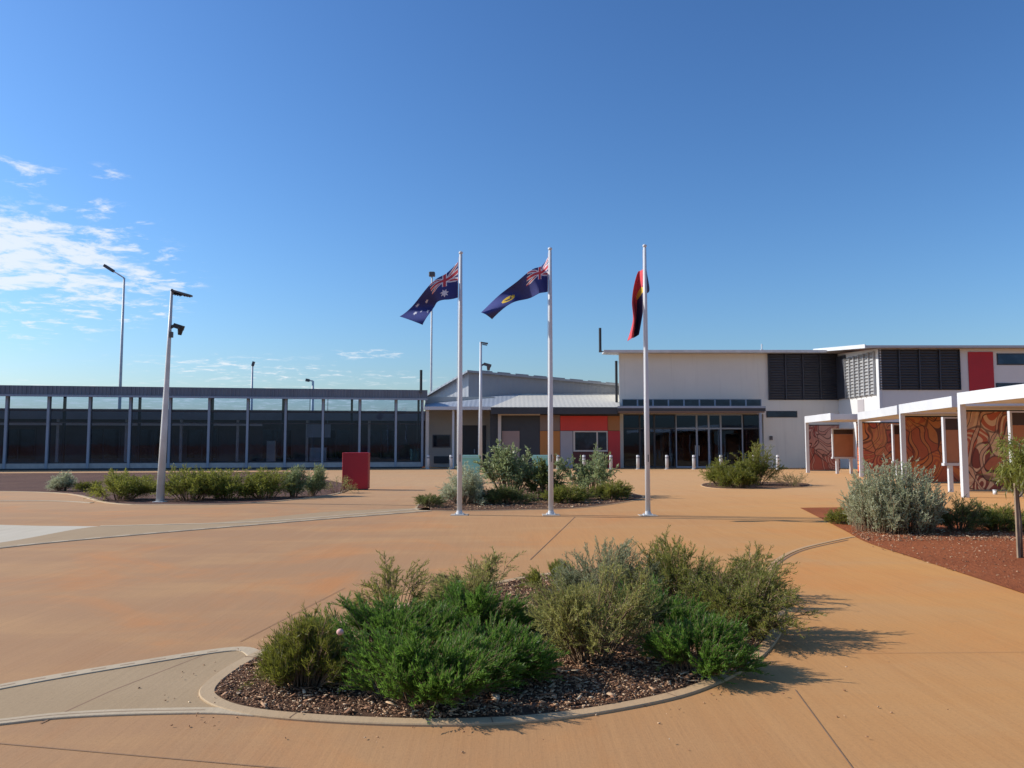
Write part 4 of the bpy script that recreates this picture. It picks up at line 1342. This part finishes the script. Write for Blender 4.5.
# ------------------------------------------------------------------ bollards
b0 = thing('bollard', (*G(428, 469.3), 0), 'pale bollard at the corner where walkway and verandah meet', 'bollard', 'pale bollards along the building front')
bx, by = b0.location[:2]
MB().tube([(bx, by, 0), (bx, by, .86), (bx, by, .9)], [.10, .10, .085], 16).build('post', M['white_steel'], b0, True)
MB().tube([(bx, by, .70), (bx, by, .76)], .103, 16).build('band', M['dark_grey'], b0, True)
MB().tube([(bx, by, .0), (bx, by, .02)], .16, 16).build('base_plate', M['pole'], b0, True)
for px, lab in ((451, 'pale bollard before the slim white verandah post'), (558, 'pale bollard behind the leafy shrubs, before the orange panel'), (584, 'pale bollard before the coloured wall window'),
                (611, 'pale bollard before the tall red wall panel'), (638, 'pale bollard by the dark glass just before the red flag pole'),
                (667, 'pale bollard on the entrance side of the red flag pole'), (694, 'pale bollard directly before the entrance doors'),
                (721, 'pale bollard at the edge of the lower entrance bush'), (754, 'pale bollard hidden behind the tallest entrance bush'),
                (778, 'pale bollard before the plain grey wall')):
    dup(b0, (*G(px, 469.3), 0), lab)

# ------------------------------------------------------------------ red sign box, teal bins
sx0, sy = G(341.8, 490)[0], G(356, 490)[1]
rs = thing('sign_box', (sx0 + .45, sy, 0), 'plain dark red box-shaped sign plinth on the paving', 'sign')
MB().cbox(sx0, sx0 + .9, sy, sy + .42, .04, 1.30, .012).build('body', M['red'], rs)
MB().box(sx0 + .04, sx0 + .86, sy + .04, sy + .38, 0, .04).build('base', M['charcoal'], rs)
for px0, px1, lab in ((461.5, 480.5, 'teal green bin near the slim lamp post, behind the silver bush'), (532, 553.5, 'teal green bin behind the middle flagpole and leafy shrubs')):
    Y = 33.0
    a, b = X_(px0, Y), X_(px1, Y)
    t = thing('bin', ((a + b) / 2, Y, 0), lab, 'bin', 'teal bins behind the flagpole bed')
    MB().prism([(a + .06, Y, .08), (b - .06, Y, .08), (b - .02, Y, 1.02), (a + .02, Y, 1.02)], (0, .6, 0)).build('body', M['teal'], t)
    MB().prism([(a - .01, Y - .03, 1.02), (b + .01, Y - .03, 1.02), (b - .03, Y - .03, 1.14), (a + .03, Y - .03, 1.14)], (0, .66, 0)).build('lid', M['teal_light'], t)
    for q in (a + .14, b - .14):
        MB().tube([(q - .03, Y + .5, .08), (q + .03, Y + .5, .08)], .08, 12).build('wheel', M['black'], t)

# ------------------------------------------------------------------ shelters, murals, notice boards
HT = 3.15


def shelter(far, near, depth, label):
    a, b = Vector((*far, 0)), Vector((*near, 0))
    d = (b - a).normalized(); s_ = Vector((-d.y, d.x, 0))
    if s_.x < 0: s_ = -s_
    L = (b - a).length
    r = thing('shelter', tuple(a), label, 'shelter', 'white open shelters beside the forecourt')
    bw = .17
    MB().obox(a + s_ * bw / 2 + d * .08 + UZ * ((HT - .36) / 2), d * .16, s_ * bw, UZ * (HT - .36)).build('post', M['white_steel'], r)
    MB().obox(a + d * (L / 2) + s_ * bw / 2 + UZ * (HT - .18), d * L, s_ * bw, UZ * .36).build('beam', M['white_steel'], r)
    MB().obox(a + d * (L / 2) + s_ * (bw + .003 + (depth - bw) / 2) + UZ * (HT - .19), d * (L - .01), s_ * (depth - bw), UZ * .28).build('roof', M['white'], r)
    MB().obox(a + s_ * (depth - .15) + d * .2 + UZ * ((HT - .34) / 2), d * .18, s_ * .18, UZ * (HT - .34)).build('post', M['white_steel'], r)


shelter((13.54, 24.3), (13.0, 18.0), 4.2, 'nearest white shelter, its heavy beam running out of the picture')
shelter((15.24, 31.5), (14.25, 25.9), 4.0, 'white shelter behind the silver bush, next to the nearest one')
shelter((17.1, 39.6), (15.5, 32.2), 3.6, 'white shelter between the silver-bush shelter and the farthest one')
shelter((16.45, 45), (16.0, 40.2), 3.2, 'farthest white shelter, set forward, with its roof end showing')

RA = [(0.0, (0.224, 0.049, 0.028)), (.3, (0.420, 0.126, 0.056)), (.55, (0.588, 0.336, 0.210)), (.8, (0.476, 0.112, 0.049)), (1.0, (0.700, 0.462, 0.280))]
RB = [(0, (.52, .15, .03)), (.3, (.58, .22, .04)), (.55, (.44, .16, .045)), (.8, (.60, .29, .06)), (1, (.36, .085, .03))]
RC = [(0.0, (0.308, 0.049, 0.028)), (.3, (0.476, 0.098, 0.042)), (.55, (0.588, 0.224, 0.070)), (.8, (0.350, 0.070, 0.035)), (1.0, (0.560, 0.182, 0.070))]
RD = [(0.0, (0.238, 0.049, 0.031)), (.3, (0.350, 0.084, 0.049)), (.55, (0.462, 0.210, 0.140)), (.8, (0.280, 0.063, 0.042)), (1.0, (0.504, 0.280, 0.196))]
for xa, xb, y, seed, rmp, lab in ((15.3, 19.0, 27.3, 1.0, RA, 'brown and cream curving mural wall in the nearest shelter'),
                                 (16.15, 19.1, 33.0, 2.3, RB, 'orange and ochre mural wall beside the second shelter post'),
                                 (18.35, 21.4, 42.5, 3.1, RC, 'dark red mural wall with an orange ring'),
                                 (17.75, 19.6, 48.0, 4.7, RD, 'maroon mottled mural wall in the farthest shelter')):
    r = thing('mural_wall', ((xa + xb) / 2, y, 0), lab, 'mural wall', 'painted walls in the shelters')
    MB().box(xa, xb, y, y + .18, .06, 2.70).build('painted_face', mural_mat('mural', seed, rmp, (.045, .012, .01)), r)
    MB().box(xa + .03, xb - .03, y + .03, y + .15, 0, .06).build('footing', M['pad'], r)
    MB().box(xa - .01, xb + .01, y - .02, y + .2, 2.703, 2.76).build('cap', M['charcoal'], r)


def notice(x0, x1, y, zt, zb, label, legs=(0.2, .8), head=.28):
    r = thing('notice_board', ((x0 + x1) / 2, y, 0), label, 'notice board', 'brown notice boards in the shelters')
    w = x1 - x0
    f = MB().box(x0, x0 + .07, y, y + .12, zb, zt).box(x1 - .07, x1, y, y + .12, zb, zt).box(x0 + .07, x1 - .07, y, y + .12, zt - .05, zt).box(x0 - .03, x1 + .03, y - .03, y + .15, zb - .09, zb - .002)
    f.build('frame', M['board_frame'], r)
    zh = zt - head * (zt - zb)
    MB().box(x0 + .072, x1 - .072, y + .03, y + .09, zb, zh).build('panel', M['board_brown'], r)
    MB().box(x0 + .072, x1 - .072, y + .02, y + .1, zh + .003, zt - .052).build('header', M['board_dark'], r)
    for q in legs:
        MB().box(x0 + w * q - .07, x0 + w * q + .07, y + .01, y + .11, 0, zb - .092).build('leg', M['white_steel'], r)


notice(X_(944, 26.9), X_(944, 26.9) + .74, 26.9, Z_(417, 26.9), Z_(463, 26.9), 'notice board beside the heavy post of the nearest shelter', (.27, .85))
notice(X_(893, 34.6), X_(893, 34.6) + .75, 34.6, Z_(424, 34.6), Z_(461, 34.6), 'narrow notice board mostly hidden by the second shelter post', (.25, .75))
notice(X_(832.5, 43.4), X_(855, 43.4), 43.4, Z_(428.5, 43.4), Z_(457, 43.4), 'brown notice board on two white legs in the farthest shelter', (.2, .82), .2)
notice(X_(1011, 24.5), X_(1011, 24.5) + 1.1, 24.5, Z_(411, 24.5), Z_(462, 24.5), 'notice board behind the crown of the staked sapling', (.2, .8))
lgx = X_(993, 25.6)
st = thing('ground_light', (lgx, 25.6, 0), 'tiny white light stub on the paving under the nearest shelter', 'ground light')
MB().tube([(lgx, 25.6, 0), (lgx, 25.6, .13)], .065, 12).build('body', M['white_steel'], st, True)
MB().tube([(lgx, 25.6, .13), (lgx, 25.6, .15)], .075, 12).build('cap', M['white_steel'], st, True)

# ------------------------------------------------------------------ sun, sky, camera
EL = R(32)
az = (-.985, .172)
D = Vector((az[0] * math.cos(EL), az[1] * math.cos(EL), math.sin(EL))).normalized()
sun = bpy.data.lights.new('sun', 'SUN'); sun.energy = 4.9; sun.angle = R(.53); sun.color = (1, .95, .87)
so = bpy.data.objects.new('sun', sun); COL.objects.link(so)
so.rotation_euler = D.to_track_quat('Z', 'Y').to_euler(); so.location = (-30, 10, 40)

wd = bpy.data.worlds.new('World'); SC.world = wd; wd.use_nodes = True
nt = NT(wd.node_tree)
for n in list(nt.n): nt.n.remove(n)
out = nt.new('ShaderNodeOutputWorld')
sky = nt.new('ShaderNodeTexSky', sky_type='NISHITA')
sky.sun_disc = False; sky.sun_elevation = EL; sky.sun_rotation = math.atan2(az[0], az[1])
sky.altitude = 300; sky.air_density = 1.3; sky.dust_density = 1.0; sky.ozone_density = 2.5
bg = nt.new('ShaderNodeBackground'); bg.inputs[1].default_value = .132
v1 = nt.new('ShaderNodeVectorMath', operation='MULTIPLY'); nt.l.new(sky.outputs[0], v1.inputs[0]); v1.inputs[1].default_value = (.1, .1, .1)
gm_ = nt.new('ShaderNodeGamma'); gm_.inputs[1].default_value = 1.3; nt.l.new(v1.outputs[0], gm_.inputs[0])
v2 = nt.new('ShaderNodeVectorMath', operation='MULTIPLY'); nt.l.new(gm_.outputs[0], v2.inputs[0]); v2.inputs[1].default_value = (.946 / .132, 1.337 / .132, 1.754 / .132)
nt.l.new(v2.outputs[0], bg.inputs[0])
tc = nt.new('ShaderNodeTexCoord')
sp = nt.new('ShaderNodeSeparateXYZ'); nt.l.new(tc.outputs['Generated'], sp.inputs[0])
dx, dy, dz = sp.outputs
azm = nt.math('ARCTAN2', dx, dy); elv = nt.math('ARCSINE', dz)
lowf = nt.math('EXPONENT', nt.math('DIVIDE', nt.math('MAXIMUM', elv, 0), -R(6)))
nt.l.new(nt.mix(lowf, v2.outputs[0], nt.mix(1.0, v2.outputs[0], (1.14, .88, .98), 'MULTIPLY')), bg.inputs[0])
zz = nt.math('ADD', nt.math('MAXIMUM', dz, 0), .07)
cv = nt.new('ShaderNodeCombineXYZ'); nt.l.new(nt.math('DIVIDE', dx, zz), cv.inputs[0]); nt.l.new(nt.math('DIVIDE', dy, zz), cv.inputs[1])
n1 = nt.noise(nt.mapping(cv.outputs[0], (1, 1, 1), (0, 0, .3)), 6.5, 10, .66, .35)
n2 = nt.noise(nt.mapping(cv.outputs[0], (.5, 1.6, 1), (0, 0, .5)), .9, 5, .55, .3)


def blob(px, py, sa, se, amp):
    u, v = (px - 512) / F_PX, (384 - py) / F_PX
    d = Vector((u, CS - v * SN, SN + v * CS)).normalized()
    a0, e0 = math.atan2(d.x, d.y), math.asin(d.z)
    x = nt.math('DIVIDE', nt.math('SUBTRACT', azm, a0), R(sa)); y = nt.math('DIVIDE', nt.math('SUBTRACT', elv, e0), R(se))
    q = nt.math('ADD', nt.math('MULTIPLY', x, x), nt.math('MULTIPLY', y, y))
    return nt.math('MULTIPLY', nt.math('EXPONENT', nt.math('MULTIPLY', q, -1)), amp)


tot = None
for a in ((-10, 235, 7.0, 2.6, .33), (55, 268, 6.0, 2.6, .30), (125, 290, 3.0, 1.6, .16), (12, 163, 1.9, .55, .30), (108, 177, 1.3, .7, .18),
          (250, 370, 6.5, 1.0, .19), (60, 400, 18, 1.0, .18), (330, 400, 12, .8, .12), (372, 354, 2.4, .35, .22), (400, 378, 4.5, .6, .10), (-220, 250, 12, 5, .3)):
    b = blob(*a)
    tot = b if tot is None else nt.math('ADD', tot, b)
dens = nt.math('ADD', nt.math('MULTIPLY_ADD', n1, 2.1, -.72), nt.math('MULTIPLY', n2, .34))
cl_ = nt.smooth(nt.math('ADD', dens, nt.math('MULTIPLY', tot, .80)), .60, 1.05)
cl_ = nt.math('MULTIPLY', cl_, nt.smooth(tot, .03, .12))
cb_ = nt.new('ShaderNodeBackground'); nt.put(cb_.inputs[0], (.93, .96, 1.0)); cb_.inputs[1].default_value = .95
ms = nt.new('ShaderNodeMixShader'); nt.l.new(nt.math('MULTIPLY', cl_, .78), ms.inputs[0])
nt.l.new(bg.outputs[0], ms.inputs[1]); nt.l.new(cb_.outputs[0], ms.inputs[2])
nt.l.new(ms.outputs[0], out.inputs[0])

cam = bpy.data.cameras.new('camera'); cam.sensor_width = 36; cam.lens = F_PX * 36 / 1024
cam.clip_start = .1; cam.clip_end = 5000
co = bpy.data.objects.new('camera', cam); COL.objects.link(co)
co.location = (0, 0, CAM_H); co.rotation_euler = (math.pi / 2 + PITCH, 0, 0)
SC.camera = co
SC.view_settings.view_transform = 'Standard'; SC.view_settings.look = 'None'
SC.view_settings.exposure = 0.08; SC.view_settings.gamma = 1.0
SC.render.resolution_x = 1024; SC.render.resolution_y = 768
SC.cycles.max_bounces = 8; SC.cycles.transparent_max_bounces = 16
SC.cycles.use_denoising = True
